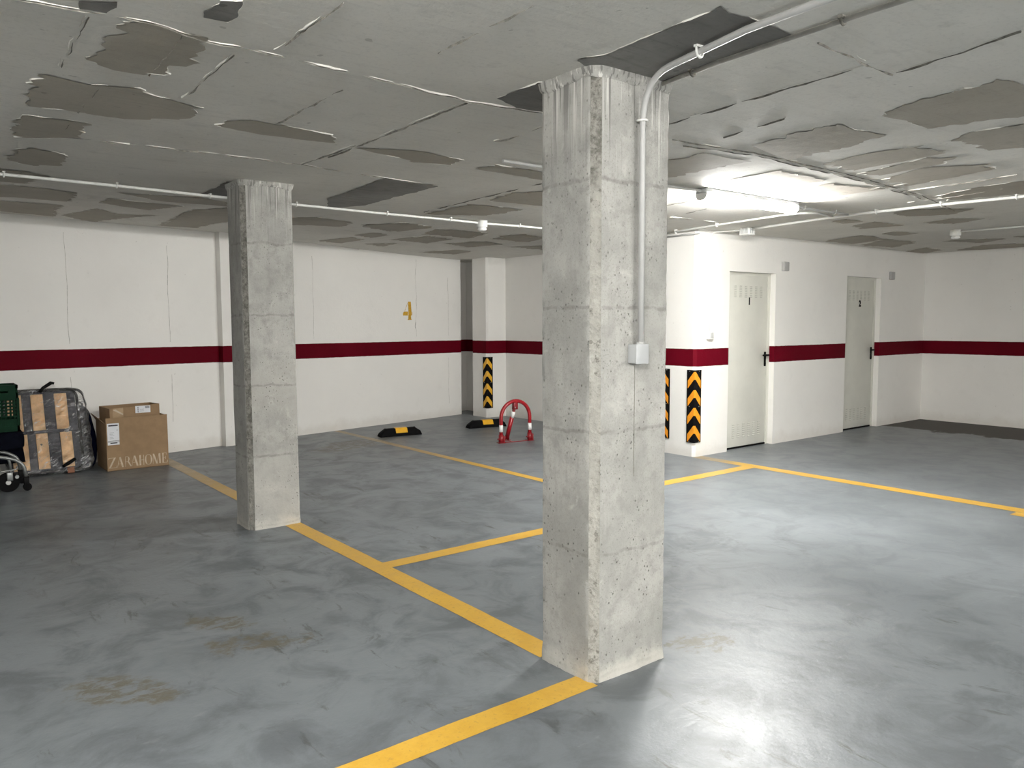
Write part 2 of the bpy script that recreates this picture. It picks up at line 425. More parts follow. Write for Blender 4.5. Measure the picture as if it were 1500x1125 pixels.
PATCHES = [
 ('d', [(0.486,2.752),(0.574,2.686),(0.579,2.814),(0.507,2.82)]),
 ('d', [(0.829,2.652),(0.82,2.497),(0.877,2.453),(0.908,2.563),(0.895,2.632)]),
 ('p', [(0.614,3.332),(0.629,3.11),(0.608,3.016),(0.65,2.945),(0.615,2.846),(0.674,2.801),(0.795,2.834),(0.89,2.828),(0.904,2.928),(0.923,3.161),(0.862,3.275),(0.899,3.352),(0.817,3.397),(0.696,3.401)]),
 ('p', [(0.505,4.184),(0.483,3.705),(0.534,3.612),(0.68,3.669),(0.839,3.607),(0.929,3.684),(1.139,3.75),(1.156,3.988),(0.922,4.165),(0.719,4.165),(0.583,4.172)]),
 ('p', [(0.529,4.863),(0.496,4.436),(0.544,4.373),(0.792,4.371),(0.809,4.714),(0.709,4.822),(0.572,4.893)]),
 ('p', [(1.285,4.026),(1.364,3.831),(1.851,3.864),(1.921,4.04),(1.55,4.092)]),
 ('p', [(0.573,5.649),(0.59,5.259),(0.667,5.162),(0.839,5.261),(0.86,5.647),(0.705,5.778)]),
 ('p', [(0.501,6.058),(0.723,6.051),(0.852,6.149),(0.794,6.673),(0.549,6.689)]),
 ('p', [(0.575,7.032),(0.725,6.813),(1.16,6.962),(1.222,7.663),(0.811,7.665),(0.63,7.744)]),
 ('p', [(0.65,8.007),(1.203,7.996),(1.291,9.013),(0.713,8.84)]),
 ('p', [(1.33,8.872),(1.501,8.045),(1.745,8.406),(2.074,8.232),(1.856,8.746),(1.664,9.295)]),
 ('p', [(1.431,7.565),(1.424,7.165),(2.032,7.301),(1.88,7.848)]),
 ('p', [(1.403,6.728),(2.012,6.592),(2.263,6.744),(2.33,7.004),(1.782,7.053)]),
 ('p', [(2.17,7.516),(2.433,7.015),(2.802,8.091),(2.688,9.164),(2.31,9.184)]),
 ('d', [(1.902,6.34),(1.862,5.582),(1.92,5.474),(2.283,6.523)]),
 ('p', [(2.104,4.077),(2.39,3.935),(2.74,3.987),(2.749,4.151),(2.563,4.222)]),
 ('p', [(2.969,4.168),(2.995,3.984),(3.393,3.993),(3.669,4.148),(3.58,4.214)]),
 ('p', [(3.822,5.178),(3.741,4.749),(3.888,4.55),(4.201,4.749),(4.379,5.153)]),
 ('p', [(3.874,6.274),(3.801,5.437),(4.372,5.422),(4.357,5.94)]),
 ('p', [(3.883,7.505),(4.24,7.092),(4.555,7.196),(4.471,7.774)]),
 ('p', [(4.78,7.746),(4.646,7.249),(5.279,7.2),(5.428,7.771)]),
 ('p', [(4.832,8.627),(4.956,7.881),(5.317,7.995),(5.369,8.594)]),
 ('p', [(5.627,8.461),(5.771,7.871),(6.028,7.981),(6.011,8.607)]),
 ('p', [(5.488,7.308),(5.616,6.966),(6.063,7.095),(6.087,7.64)]),
 ('d', [(2.757,5.901),(2.658,4.795),(3.124,4.837),(3.125,5.426),(3.17,6.08),(3.044,6.521)]),
 ('d', [(2.122,2.821),(2.126,2.53),(2.185,2.485),(2.512,2.857),(2.285,2.881)]),
 ('d', [(2.044,2.226),(2.104,2.138),(2.088,1.908),(2.082,1.648),(2.067,1.59),(2.194,1.593),(2.271,1.586),(2.478,1.586),(2.504,1.714),(2.493,1.97),(2.538,2.186),(2.447,2.255),(2.33,2.344)]),
 ('p', [(3.065,7.564),(3.249,7.249),(3.733,7.403),(3.836,7.911),(3.529,8.016),(3.334,8.233)]),
 ('p', [(3.944,7.654),(4.066,7.022),(4.516,7.116),(4.417,7.873)]),
 ('p', [(4.277,9.449),(4.379,8.74),(4.62,8.876),(4.589,9.474)]),
 ('p', [(4.307,8.549),(4.358,8.105),(4.599,8.199),(4.59,8.63)]),
 ('p', [(4.809,7.813),(4.818,7.154),(5.273,7.175),(5.34,7.626)]),
 ('p', [(4.836,8.623),(4.898,8.122),(5.367,8.011),(5.314,8.506)]),
 ('p', [(5.512,8.435),(5.683,7.96),(6.116,7.972),(6.021,8.518)]),
 ('p', [(5.634,7.593),(5.661,7.173),(6.078,7.179),(6.178,7.574)]),
 ('p', [(5.881,9.659),(6.045,8.98),(6.372,9.014),(6.424,9.544)]),
 ('p', [(6.393,8.177),(6.601,7.796),(6.995,8.261)]),
 ('p', [(4.833,9.289),(5.113,8.885),(5.151,9.385)]),
 ('p', [(4.912,10.554),(4.936,9.914),(5.253,9.99),(5.186,10.418)]),
 ('p', [(3.787,2.697),(3.777,2.417),(3.722,2.138),(3.9,2.158),(4.011,2.139),(4.201,2.131),(4.271,2.448),(4.331,2.784),(4.123,2.765)]),
 ('p', [(3.792,1.939),(3.666,1.818),(3.619,1.563),(3.598,1.364),(3.746,1.335),(3.967,1.345),(4.34,1.468),(4.203,1.929),(3.948,1.907)]),
 ('p', [(4.614,2.757),(4.534,2.414),(4.59,2.13),(4.895,2.142),(4.979,2.713)]),
 ('p', [(5.119,2.789),(4.957,2.269),(5.063,2.144),(5.209,2.263),(5.287,2.741)]),
 ('p', [(5.479,2.804),(5.248,2.43),(5.425,2.149),(5.665,2.168),(5.864,2.764)]),
 ('p', [(4.576,1.954),(4.463,1.798),(4.499,1.52),(5.126,1.726),(5.019,1.926)]),
 ('p', [(3.756,3.354),(3.77,2.988),(4.158,2.959),(4.191,3.222),(4.207,3.754)]),
 ('p', [(6.539,2.887),(6.341,2.539),(6.32,2.118),(6.983,2.336),(6.819,2.913)]),
 ('l', [(4.617,3.569),(4.58,3.032),(5.174,3.033),(5.137,3.501)]),
 ('l', [(5.359,3.543),(5.311,3.113),(5.848,2.972),(5.887,3.447)]),
 ('p', [(7.225,3.593),(7.128,3.34),(7.526,2.994),(7.752,3.318),(7.568,3.594)]),
 ('p', [(7.816,4.294),(7.673,3.99),(8.255,3.973),(8.176,4.354)]),
 ('p', [(10.285,4.454),(10.287,4.155),(10.583,3.846),(10.918,4.247)]),
 ('p', [(11.765,4.925),(11.173,4.345),(11.499,3.892),(12.259,4.147)]),
 ('p', [(8.813,4.499),(8.681,4.265),(9.131,4.268),(9.193,4.483)]),
 ('p', [(9.07,5.33),(8.759,4.71),(9.44,4.767),(9.692,5.299)]),
 ('p', [(9.94,5.341),(9.44,4.767),(10.105,4.686),(10.611,5.206)]),
 ('p', [(11.333,5.442),(10.946,4.966),(11.56,5.02),(11.912,5.44)]),
 ('p', [(7.341,4.233),(7.254,4.043),(7.595,4.047),(7.607,4.238)]),
 ('p', [(10.379,3.714),(10.396,3.523),(10.74,3.638)]),
 ('p', [(8.184,3.748),(8.041,3.403),(8.333,3.25),(8.514,3.575)]),
]
JOINTS = [
 ('w', [(0.276,2.839),(0.385,2.83),(0.502,2.826),(0.694,2.798),(0.91,2.867),(1.015,2.855),(1.409,2.869),(2.05,2.924),(2.423,2.869)]),
 ('g', [(2.058,4.393),(2.065,4.225),(2.057,3.448),(2.05,2.924)]),
 ('w', [(1.122,2.809),(1.12,2.524),(1.119,2.268)]),
 ('g', [(1.595,2.475),(1.596,2.221),(1.598,1.934)]),
 ('g', [(1.519,3.855),(1.515,3.512),(1.524,3.106)]),
 ('w', [(0.533,4.903),(0.761,4.75),(1.053,4.728)]),
 ('g', [(1.053,4.728),(1.447,4.712),(2.019,4.699),(2.318,4.75),(3.116,4.855)]),
 ('g', [(0.823,3.389),(0.821,3.111),(0.805,2.85)]),
 ('g', [(0.702,4.173),(0.702,3.921),(0.704,3.67)]),
 ('g', [(0.716,4.784),(0.706,4.387)]),
 ('w', [(1.029,3.634),(1.019,3.283),(1.014,2.946)]),
 ('w', [(0.534,3.474),(0.531,3.157),(0.525,2.87)]),
 ('g', [(2.019,4.699),(2.047,4.02)]),
 ('g', [(3.786,6.131),(3.68,5.138),(3.647,4.32)]),
 ('g', [(2.606,3.476),(2.632,3.3),(2.605,3.085)]),
 ('g', [(3.071,2.664),(3.029,2.222),(2.999,1.866),(2.989,1.593)]),
 ('g', [(2.605,1.572),(2.827,1.581),(2.989,1.593),(3.175,1.587)]),
 ('g', [(3.169,1.57),(3.124,1.336),(3.049,1.087)]),
 ('g', [(3.34,2.863),(3.636,2.845),(3.969,2.792)]),
 ('g', [(3.969,2.792),(5.133,2.821),(6.365,2.934),(7.515,3.16)]),
 ('w', [(3.5,2.926),(4.033,2.837),(5.255,2.887),(6.541,3.014)]),
 ('g', [(5.177,4.481),(5.114,3.863)]),
 ('g', [(3.522,2.667),(3.434,2.242)]),
 ('w', [(6.673,3.185),(6.654,2.802),(6.534,2.417)]),
 ('w', [(5.753,3.267),(5.752,2.75)]),
 ('w', [(6.071,2.952),(6.05,2.459),(6.002,2.141)]),
 ('w', [(5.759,4.958),(5.7,4.715),(5.605,4.412)]),
 ('w', [(5.759,4.958),(6.027,4.943),(6.452,4.95)]),
]

# ------------------------------------------------------------------ setting
XL, XR, YN = -9.0, 11.97, -7.0        # extents of the hall
YD = 5.42                             # face of the wall with the two doors
XC = 6.73                             # west face of the corner pier
XB = 7.46                             # back wall of the parking bays
LWA = math.atan(.2046)                # direction of the long left wall
def lwy(x): return 9.379+(x-2.372)*.2046

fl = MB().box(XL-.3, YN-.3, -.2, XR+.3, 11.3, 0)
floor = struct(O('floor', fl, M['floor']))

g = MB(); NX, NY = 86, 74
xs = [XL-.3+i*(XR-XL+.6)/NX for i in range(NX+1)]; ys = [YN-.3+j*18.7/NY for j in range(NY+1)]
for y in ys:
    for x in xs: g.v.append((x, y, zc(x, y)))
for j in range(NY):
    for i in range(NX):
        a = j*(NX+1)+i; g.face((a, a+1, a+NX+2, a+NX+1), 0, True)
o = len(g.v); W = NX+1
g.add([(xs[0],ys[0],2.75),(xs[-1],ys[0],2.75),(xs[-1],ys[-1],2.75),(xs[0],ys[-1],2.75)], [(0,1,2,3)])
g.face(list(range(W))+[o+1,o]); g.face([NY*W+i for i in range(W)]+[o+2,o+3])
g.face([j*W for j in range(NY+1)]+[o+3,o]); g.face([j*W+NX for j in range(NY+1)]+[o+2,o+1])
ceiling = struct(O('ceiling', g, M['skim']))

def wobble(pts, step=.04, amp=.018, closed=True, seed=0.0):
    out = []; n = len(pts)
    for i in range(n if closed else n-1):
        a = Vector((*pts[i], 0)); b = Vector((*pts[(i+1) % n], 0))
        k = max(1, int((b-a).length/step))
        for q in range(k):
            p = a.lerp(b, q/k)
            d = Vector((noise.noise(p*9+Vector((seed,0,0))), noise.noise(p*9+Vector((0,seed+7,3))), 0))*amp
            d += Vector((noise.noise(p*30+Vector((seed,2,0))), noise.noise(p*30+Vector((4,seed,3))), 0))*amp*.45
            out.append((p.x+d.x, p.y+d.y))
    if not closed: out.append(tuple(pts[-1]))
    return out

def ridge(mb, pts, w, h, thr=-.1, closed=False, seed=0.0, m=0):
    """thin broken lip of plaster along a line on the slab"""
    n = len(pts)
    def sect(i):
        a = Vector((*pts[max(0,i-1)],0)); b = Vector((*pts[min(n-1,i+1)],0)); t = (b-a).normalized()
        s = Vector((-t.y, t.x, 0)); p = Vector((*pts[i],0))
        k = noise.noise(p*7+Vector((seed,seed,1)))
        f = max(0.0, min(1.0, (k-thr)*2.5)) if thr > -1 else 1.0
        z = zc(p.x, p.y)
        A = p+s*w*(.35+.65*f); B = p-s*w*(.35+.65*f)
        return f, [(A.x,A.y,z+.003), (p.x,p.y,z-.001-h*f), (B.x,B.y,z+.003)]
    secs = [sect(i) for i in range(n)]
    for i in range(n-1):
        if secs[i][0] <= .02 and secs[i+1][0] <= .02: continue
        mb.add(secs[i][1]+secs[i+1][1], [(0,1,4,3),(1,2,5,4),(0,2,1),(3,4,5)], m)

pm = {'p': 0, 'd': 1, 'l': 2}
pat = MB(); rid = MB(); gro = MB()
for i, (k, poly) in enumerate(PATCHES):
    w = wobble(poly, .022, seed=i*1.7)
    mx = sum(p[0] for p in poly)/len(poly)
    if k == 'd': pass
    elif mx > 4.2:      # trowelled the other way on the far slabs: ragged ends run along y
        w = [(x, y+.075*noise.noise(Vector((x*21, y*2, i)))+.03*noise.noise(Vector((x*60, y*3, i)))) for x, y in w]
    else:
        w = [(x+.050*noise.noise(Vector((x*2, y*21, i)))+.02*noise.noise(Vector((x*3, y*60, i))), y) for x, y in w]
    tri = tessellate_polygon([[Vector((x,y,0)) for x,y in w]])
    # several levels so that overlapping patches never share a plane
    dz = .0035+(i % 5)*.0004
    pat.add([(x,y,zc(x,y)-dz) for x,y in w], tri, pm[k])
    ridge(rid, w+[w[0]], .0035, .005, .06, seed=i*3.1)
for i, (k, line) in enumerate(JOINTS):
    w = wobble(line, .03, .009, False, i*2.3)
    if k == 'w': ridge(rid, w, .004, .006, -.06, seed=i*5.0)
    ridge(gro, [(x+.012, y+.012) for x, y in w], .004 if k == 'w' else .0065, .0065, -.25, seed=i*4.0)
    if k == 'g' and not (line[0][0] < 1.6 and line[-1][0] < 2.0): ridge(rid, [(x-.010, y-.010) for x, y in w], .0025, .004, .08, seed=i*6.0)
struct(O('bare_concrete_patch', pat, [M['bare'], M['dark'], M['tan']], ceiling))
struct(O('plaster_ridge', rid, M['ridge'], ceiling))
struct(O('board_joint', gro, M['groove'], ceiling))

H = 2.62
# --- the long wall with the stencilled 4
lw = MB()
def lwp(x, off=0.0):
    """plan point on the long wall at x, moved off the face towards the hall"""
    return (x+math.sin(LWA)*off, lwy(x)-math.cos(LWA)*off)
def lwprism(mb, x0, x1, off0, off1, z0, z1, m=0):
    a, b, c, d = lwp(x0,off0), lwp(x1,off0), lwp(x1,off1), lwp(x0,off1)
    mb.prism([a,b,c,d], 'z', z0, z1, m)
lwprism(lw, XL-.4, 7.055, 0, -.4, 0, H); lwprism(lw, 7.0, 8.1, -.34, -.55, 0, H)      # shallow niche at the corner column
lwprism(lw, 3.005, 3.46, .095, -.05, 0, H)                    # shallow pier behind the smaller pillar
wall_left = struct(O('wall_left', lw, M['wall_long']))
cr = MB()
for x, z0, z1, w in ((1.39,.2,2.45,.004),(2.43,.35,2.4,.004),(4.33,.9,2.4,.003),(6.78,.2,2.2,.004)):
    pts = []; z = z0
    while z < z1:
        px = x+.012*noise.noise(Vector((x*3, z*4, 0)))+.004*noise.noise(Vector((x*3, z*19, 2)))
        pts.append((px, z)); z += .06
        if .95 < z < 1.24: z = 1.26
    for (xa, za), (xb, zb) in zip(pts, pts[1:]):
        if zb-za > .1: continue
        wa = w*(.5+.5*abs(noise.noise(Vector((xa, za*5, 4)))))
        pa, pb = lwp(xa-wa), lwp(xa+wa); qa, qb = lwp(xb-wa), lwp(xb+wa); e = .0012
        s_, c_ = math.sin(LWA)*e, -math.cos(LWA)*e
        cr.add([(pa[0]+s_,pa[1]+c_,za),(pb[0]+s_,pb[1]+c_,za),(qb[0]+s_,qb[1]+c_,zb),(qa[0]+s_,qa[1]+c_,zb)], [(0,1,2,3)])
x = 6.12; z = 1.26; pts = []
while z < 2.42:
    pts.append((x+.022*noise.noise(Vector((3, z*3.1, 0)))+.02*noise.noise(Vector((5, z*11, 2))), z)); z += .03
for (xa, za), (xb, zb) in zip(pts, pts[1:]):
    wa = .002+.007*max(0, noise.noise(Vector((1, za*6, 4)))); e = .0015
    pa, pb, qa, qb = lwp(xa-wa, e), lwp(xa+wa, e), lwp(xb-wa, e), lwp(xb+wa, e)
    cr.add([(*pa,za),(*pb,za),(*qb,zb),(*qa,zb)], [(0,1,2,3)], 0)
struct(O('hairline_crack', cr, plain('crack_grey', (.50,.485,.445), .8, .2, var=.3), wall_left))
# stencilled number on the long wall
n4 = MB(); X4 = 5.985
def s4(pts):
    vs = [(*lwp(X4+u, .003), z) for u, z in pts]; n4.add(vs, [tuple(range(len(vs)))])
s4([(-.024,1.775),(.030,1.775),(.040,1.640),(.040,1.575),(.030,1.562),(.032,1.525),(.046,1.505),(-.040,1.505),(-.022,1.525),(-.018,1.640)])
s4([(-.125,1.605),(-.105,1.628),(-.028,1.628),(-.028,1.570),(-.125,1.570)])
s4([(.043,1.622),(.054,1.622),(.054,1.578),(.043,1.578)])
s4([(-.095,1.640),(-.086,1.640),(-.034,1.765),(-.034,1.745)])
struct(O('stencilled_number', n4, M['ink4'], wall_left))

# --- back wall of the bays, corner column
wall_back = struct(O('wall_back', MB().box(XB, YD+.3, 0, XB+.2, 10.9, H), M['wall_long']))
c = .03
wall_column = struct(O('wall_column', MB().prism([(7.10+c,9.70),(XB+.05,9.70),(XB+.05,10.08),(7.10,10.08),(7.10,9.70+c)], 'z', 0, H), M['wall_long']))

# --- wall with the two doors, corner pier at its end
D1 = (7.31, 8.19, 2.024); D2 = (9.79, 10.675, 2.048)
dw = MB()
for a, b in ((XC+.3, D1[0]), (D1[1], D2[0]), (D2[1], XR+.2)): dw.box(a, YD, 0, b, YD+.15, H)
for d in (D1, D2): dw.box(d[0], YD, d[2], d[1], YD+.15, H)
wall_doors = struct(O('wall_doors', dw, M['wall']))
pier = MB().prism([(XC+c,YD-.002),(XC+.42,YD-.002),(XC+.42,YD+.14),(XC+.42,5.86),(XC+c,5.86),(XC,5.86-c),(XC,YD-.002+c)], 'z', 0, H)
wall_pier = struct(O('wall_pier', pier, M['wall']))
wall_right = struct(O('wall_right', MB().box(XR, YN-.3, 0, XR+.2, YD+.15, H), M['wall']))
wall_near = struct(O('wall_near', MB().box(XL-.2, YN-.2, 0, XR+.2, YN, H), M['wall']))
wall_side = struct(O('wall_side', MB().box(XL-.2, YN-.2, 0, XL, 7.6, H), M['wall']))

def door(name, d, num):
    x0, x1, zt = d; yl = YD+.075
    root = MB().bbox(x0+.03, yl, .02, x1-.045, yl+.045, zt-.03, .003)
    leaf = struct(O(name, root, M['door'], loc=((x0+x1)/2, yl, 0)))
    fr = MB()
    fr.box(x0, yl-.006, 0, x0+.032, yl+.06, zt); fr.box(x1-.048, yl-.006, 0, x1, yl+.06, zt)
    fr.box(x0+.032, yl-.006, zt-.034, x1-.048, yl+.06, zt)
    O('door_frame', fr, M['door'], leaf)
    O('threshold_gap', MB().box(x0+.032, yl-.004, 0, x1-.048, yl+.06, .018), M['black'], leaf)
    for z0, z1 in ((1.745,1.865),(.125,.275)):
        v = MB()
        for k in range(6):
            xc = x0+.21+k*.098
            for q in range(7):
                z = z0+(z1-z0)*q/6
                v.box(xc-.021, yl-.0025, z-.0035, xc+.021, yl+.004, z+.0035, 1)
                v.prism([(yl-.006,z+.0035),(yl+.002,z+.0035),(yl+.002,z+.009),(yl-.001,z+.009)], 'x', xc-.022, xc+.022, 0)
        O('vent_louvre', v, [M['door'], M['slot']], leaf)
    xh = x1-.085
    h = MB().bbox(xh-.014, yl-.014, .935, xh+.014, yl+.002, 1.105, .005)
    h.cyl((xh, yl-.05, 1.066), 'y', .010, .045)
    h.bbox(xh-.105, yl-.058, 1.056, xh+.012, yl-.042, 1.077, .006)
    h.bbox(xh+.002, yl-.03, 1.054, xh+.062, yl-.004, 1.074, .005)
    h.cyl((xh, yl-.018, .965), 'y', .007, .010)
    O('door_handle', h, M['black'], leaf)
    cu = bpy.data.curves.new('number_text', 'FONT'); cu.body = num; cu.size = .108; cu.extrude = .0006; cu.offset = .007
    cu.align_x = 'CENTER'
    to = bpy.data.objects.new('t', cu); COL.objects.link(to)
    bpy.context.view_layer.update()
    me = bpy.data.meshes.new_from_object(to.evaluated_get(bpy.context.evaluated_depsgraph_get()))
    bpy.data.objects.remove(to)
    me.transform(Matrix.Rotation(math.pi/2, 4, 'X'))
    me.materials.clear(); me.materials.append(M['black'])
    t = bpy.data.objects.new('door_number', me); COL.objects.link(t)
    t.parent = leaf; t.location = (x0+.475-leaf.location.x, -.001, 1.662)
    return leaf
door_1 = door('door_1', D1, '1'); door_2 = door('door_2', D2, '2')

# --- painted floor lines (one mesh each, parts of the floor)
def line(pts, wob=.004):
    (x0, y0, x1, y1) = pts; mb = MB(); h = .0015
    along_x = (x1-x0) > (y1-y0)
    L = (x1-x0) if along_x else (y1-y0); n = max(2, int(L/.05))
    for i in range(n+1):
        t = i/n
        for side in (0, 1):
            q = Vector((x0+(x1-x0)*t, y0+(y1-y0)*t, side*5.0))
            d = wob*noise.noise(q*3)+wob*.6*noise.noise(q*14)
            if along_x: mb.v.append((q.x, (y1 if side else y0)+d, h))
            else: mb.v.append(((x1 if side else x0)+d, q.y, h))
        if i: a = 2*(i-1); mb.face((a, a+1, a+3, a+2))
    o = len(mb.v)
    struct(O('painted_line', mb, M['yellow'], floor))
line((2.150, 2.56, 2.272, 9.30))
line((4.605, 4.09, 4.700, 9.83))
line((2.270, 4.085, 4.605, 4.205))
line((4.700, 4.635, 6.700, 4.770))
line((6.700, -2.0, 6.850, 5.41))
line((-3.0, 2.205, 2.160, 2.325))
line((6.565, -2.0, 6.690, 2.285))

# ------------------------------------------------------------------ concrete pillars
def pillar(x0, x1, y0, y1, label, seed, agg):
    cx, cy = (x0+x1)/2, (y0+y1)/2
    t = thing('concrete_pillar', label, 'pillar', (cx, cy, 0), group=None)
    c = .032
    prof = []      # (x, y, is_chamfer_index)
    def seg(a, b, n, ch):
        for i in range(n):
            k = i/n; prof.append((a[0]+(b[0]-a[0])*k, a[1]+(b[1]-a[1])*k, ch))
    seg((x0+c,y0),(x1-c*.5,y0),14,0); seg((x1-c*.5,y0),(x1,y0+c*.5),2,2)
    seg((x1,y0+c*.5),(x1,y1-c*.5),12,0); seg((x1,y1-c*.5),(x1-c*.5,y1),2,2)
    seg((x1-c*.5,y1),(x0+c*.5,y1),14,0); seg((x0+c*.5,y1),(x0,y1-c*.5),2,2)
    seg((x0,y1-c*.5),(x0,y0+c),12,0); seg((x0,y0+c),(x0+c,y0),4,1)
    N = len(prof); R_ = 124; ztop = zc(cx, cy)+.004
    mb = MB()
    for r in range(R_+1):
        z = ztop*r/R_
        for x, y, ch in prof:
            p = Vector((x, y, z))
            a = .0015*noise.noise(p*4+Vector((seed,0,0)))
            if ch == 1: a += .007*noise.noise(p*26)-.002
            elif ch == 2: a += .004*noise.noise(p*22)
            foot = max(0, 1-z/.09); a += foot*(.008*noise.noise(p*35)+.004)
            q = (z+.004*noise.noise(p*11)-.02) % .5
            j = max(0, 1-abs(q-.0)/.016)+max(0, 1-abs(q-.5)/.016)
            if .2 < z < 2.3: a -= .003*j*(.6+.8*noise.noise(p*23))
            d = Vector((x-cx, y-cy, 0)).normalized()
            mb.v.append((x+d.x*a, y+d.y*a, z if r else 0.0))
    for r in range(R_):
        for k in range(N):
            k2 = (k+1) % N
            m = 1 if (prof[k][2] == 1) else 0
            mb.face((r*N+k, r*N+k2, (r+1)*N+k2, (r+1)*N+k), m, True)
    mb.face(list(range(N))[::-1]); mb.face([R_*N+k for k in range(N)])
    s = O('shaft', mb, [M['conc'], agg], t)
    smooth_angle(s, 40)
    # ragged collar of mortar squeezed out below the slab
    co = MB(); W_ = 2
    for ri, (zz, gr) in enumerate(((-.040,.001),(-.030,.010),(-.006,.017),(.002,.017))):
        for x, y, ch in prof:
            p = Vector((x, y, zz)); d = Vector((x-cx, y-cy, 0)).normalized()
            a = gr+.005*noise.noise(p*17); dz = .016*noise.noise(p*13+Vector((seed,1,0))) if ri < 2 else 0
            co.v.append((x+d.x*a, y+d.y*a, zc(x,y)+zz+dz))
    for r in range(3):
        for k in range(N): co.face((r*N+k, r*N+(k+1)%N, (r+1)*N+(k+1)%N, (r+1)*N+k), 0, True)
    O('mortar_collar', co, M['conc'], t)
    return t
P1 = pillar(2.150, 2.582, 2.222, 2.555, 'large square raw concrete pillar in the foreground with a grey pipe and junction box', 1.0, M['agg'])
P2 = pillar(1.902, 2.272, 5.440, 5.735, 'smaller square raw concrete pillar farther back, on the yellow line near the cardboard boxes', 5.0, M['agg2'])
fc = MB()   # hairline below the junction box
pts = [(2.374+.003*noise.noise(Vector((0,z*9,0))), z) for z in [1.29-.02*i for i in range(24)]]
for (xa,za),(xb,zb) in zip(pts, pts[1:]): fc.box(min(xa,xb)-.0005, 2.2195, zb, max(xa,xb)+.0005, 2.2222, za)
O('hairline_crack', fc, M['groove'], P1)

# ------------------------------------------------------------------ lamps
def lamp(x0, x1, y, label, mat, group=None):
    t = thing('ceiling_tube_lamp', label, 'lamp', ((x0+x1)/2, y, zc((x0+x1)/2, y)), group=group)
    z = zc((x0+x1)/2, y)
    O('housing', MB().bbox(x0, y-.050, z-.040, x1, y+.050, z-.001, .006), M['boxw'], t)
    n = 12; prof = [(y+.050*math.cos(a), z-.048-.042*math.sin(a)) for a in [math.pi*i/n for i in range(n+1)]]
    prof = [(y+.050, z-.036)]+prof+[(y-.050, z-.036)]
    O('diffuser', MB().prism(prof, 'x', x0+.012, x1-.012, 0), mat, t)
    pr2 = [(y+(p-y)*1.02, z-.036+(q-(z-.036))*1.02) for p, q in prof]
    O('end_cap', MB().prism(pr2, 'x', x0+.004, x0+.012), M['pvcw'], t)
    O('end_cap', MB().prism(pr2, 'x', x1-.012, x1-.004), M['pvcw'], t)
    for xx in (x0+.25, (x0+x1)/2, x1-.25):
        for s_ in (-1, 1): O('clip', MB().box(xx-.008, y+s_*.052-.004, z-.05, xx+.008, y+s_*.052+.004, z-.025), M['steel'], t)
    return t
lamp(4.72, 5.93, 3.77, 'lit white tube lamp on the ceiling right of the foreground pillar', M['tube'])
for x0, y in FILL_LAMPS: lamp(x0, x0+1.21, y, 'added unseen tube lamp giving fill light over the near part of the garage', M['tube_fill'], 'added fill lamps over the near bays')

# ------------------------------------------------------------------ conduits
def arc(a, b, c, n=8):
    """quadratic bend from a to c with control b"""
    a, b, c = Vector(a), Vector(b), Vector(c)
    return [tuple(a*(1-t)**2+b*2*t*(1-t)+c*t*t) for t in [i/n for i in range(n+1)]]
def conduit(label, pts, r=.010, mat='pvc', clips=(), clipmat='pvcw'):
    t = thing('ceiling_conduit' if min(p[2] for p in pts) > 2.3 else 'conduit_pipe', label, 'pipe', pts[0])
    O('pipe', MB().tube(pts, r, 10), M[mat], t)
    for (x, y, z, ax) in clips:
        k = MB(); w = r+.006
        if ax == 'x':      # pipe runs along x
            k.tube([(x, y-w, z+r+.011),(x, y-w, z),(x, y-w*.7, z-w*.7),(x, y, z-w),(x, y+w*.7, z-w*.7),(x, y+w, z),(x, y+w, z+r+.011)], .005, 6)
            k.box(x-.008, y-w-.006, zc(x,y)-.012, x+.008, y+w+.006, zc(x,y)-.0005)
        elif ax == 'y':
            k.tube([(x-w, y, z+r+.011),(x-w, y, z),(x-w*.7, y, z-w*.7),(x, y, z-w),(x+w*.7, y, z-w*.7),(x+w, y, z),(x+w, y, z+r+.011)], .005, 6)
            k.box(x-w-.006, y-.008, zc(x,y)-.012, x+w+.006, y+.008, zc(x,y)-.0005)
        else:              # vertical pipe on a face looking towards -y
            k.tube([(x-w, y+.012, z),(x-w, y, z),(x-w*.7, y-w*.7, z),(x, y-w, z),(x+w*.7, y-w*.7, z),(x+w, y, z),(x+w, y+.012, z)], .005, 6)
        O('clip', k, M[clipmat], t)
    return t
def hang(x, y, r): return (x, y, zc(x, y)-r-.012)
r_ = .011
lc = [(-3.0,6.0),(.58,6.14),(1.28,6.18),(1.95,6.26),(2.64,6.30),(3.53,6.34),(4.20,6.32),(4.60,6.34),(5.0,6.27),(5.30,6.26),(6.4,6.25),(7.44,6.25)]
conduit('long white conduit pipe across the ceiling behind both pillars, carrying the round detector', [hang(x,y,r_) for x,y in lc], r_, 'pvcw',
        [(*hang(x,y,r_), 'x') for x,y in ((.60,6.14),(1.28,6.18),(1.95,6.26),(2.66,6.30),(3.53,6.34),(4.20,6.32),(5.0,6.27))])
r_ = .0125
pp = [(2.378,2.192,1.385),(2.378,2.192,2.20)]+arc((2.378,2.192,2.24),(2.375,2.190,2.425),(2.335,2.02,2.425))+[(2.25,1.62,2.425),(2.235,1.35,2.425),(2.21,.3,2.425),(2.2,-1.5,2.425)]
conduit('grey conduit pipe climbing the foreground pillar and bending onto the ceiling', pp, r_, 'pvc',
        [(2.378,2.192,2.265,'z'),(2.299,1.85,2.424,'y')])
r_ = .009
conduit('painted-over conduit pipe on the ceiling right of the foreground pillar', [hang(2.515,2.21,r_-.008), hang(2.475,1.9,r_-.008), hang(2.455,1.3,r_-.008), hang(2.46,-1.5,r_-.008)], r_, 'pvcg',
        [(*hang(2.495,2.04,r_-.008),'y'),(*hang(2.456,1.4,r_-.008),'y')], 'groove')
r_ = .010
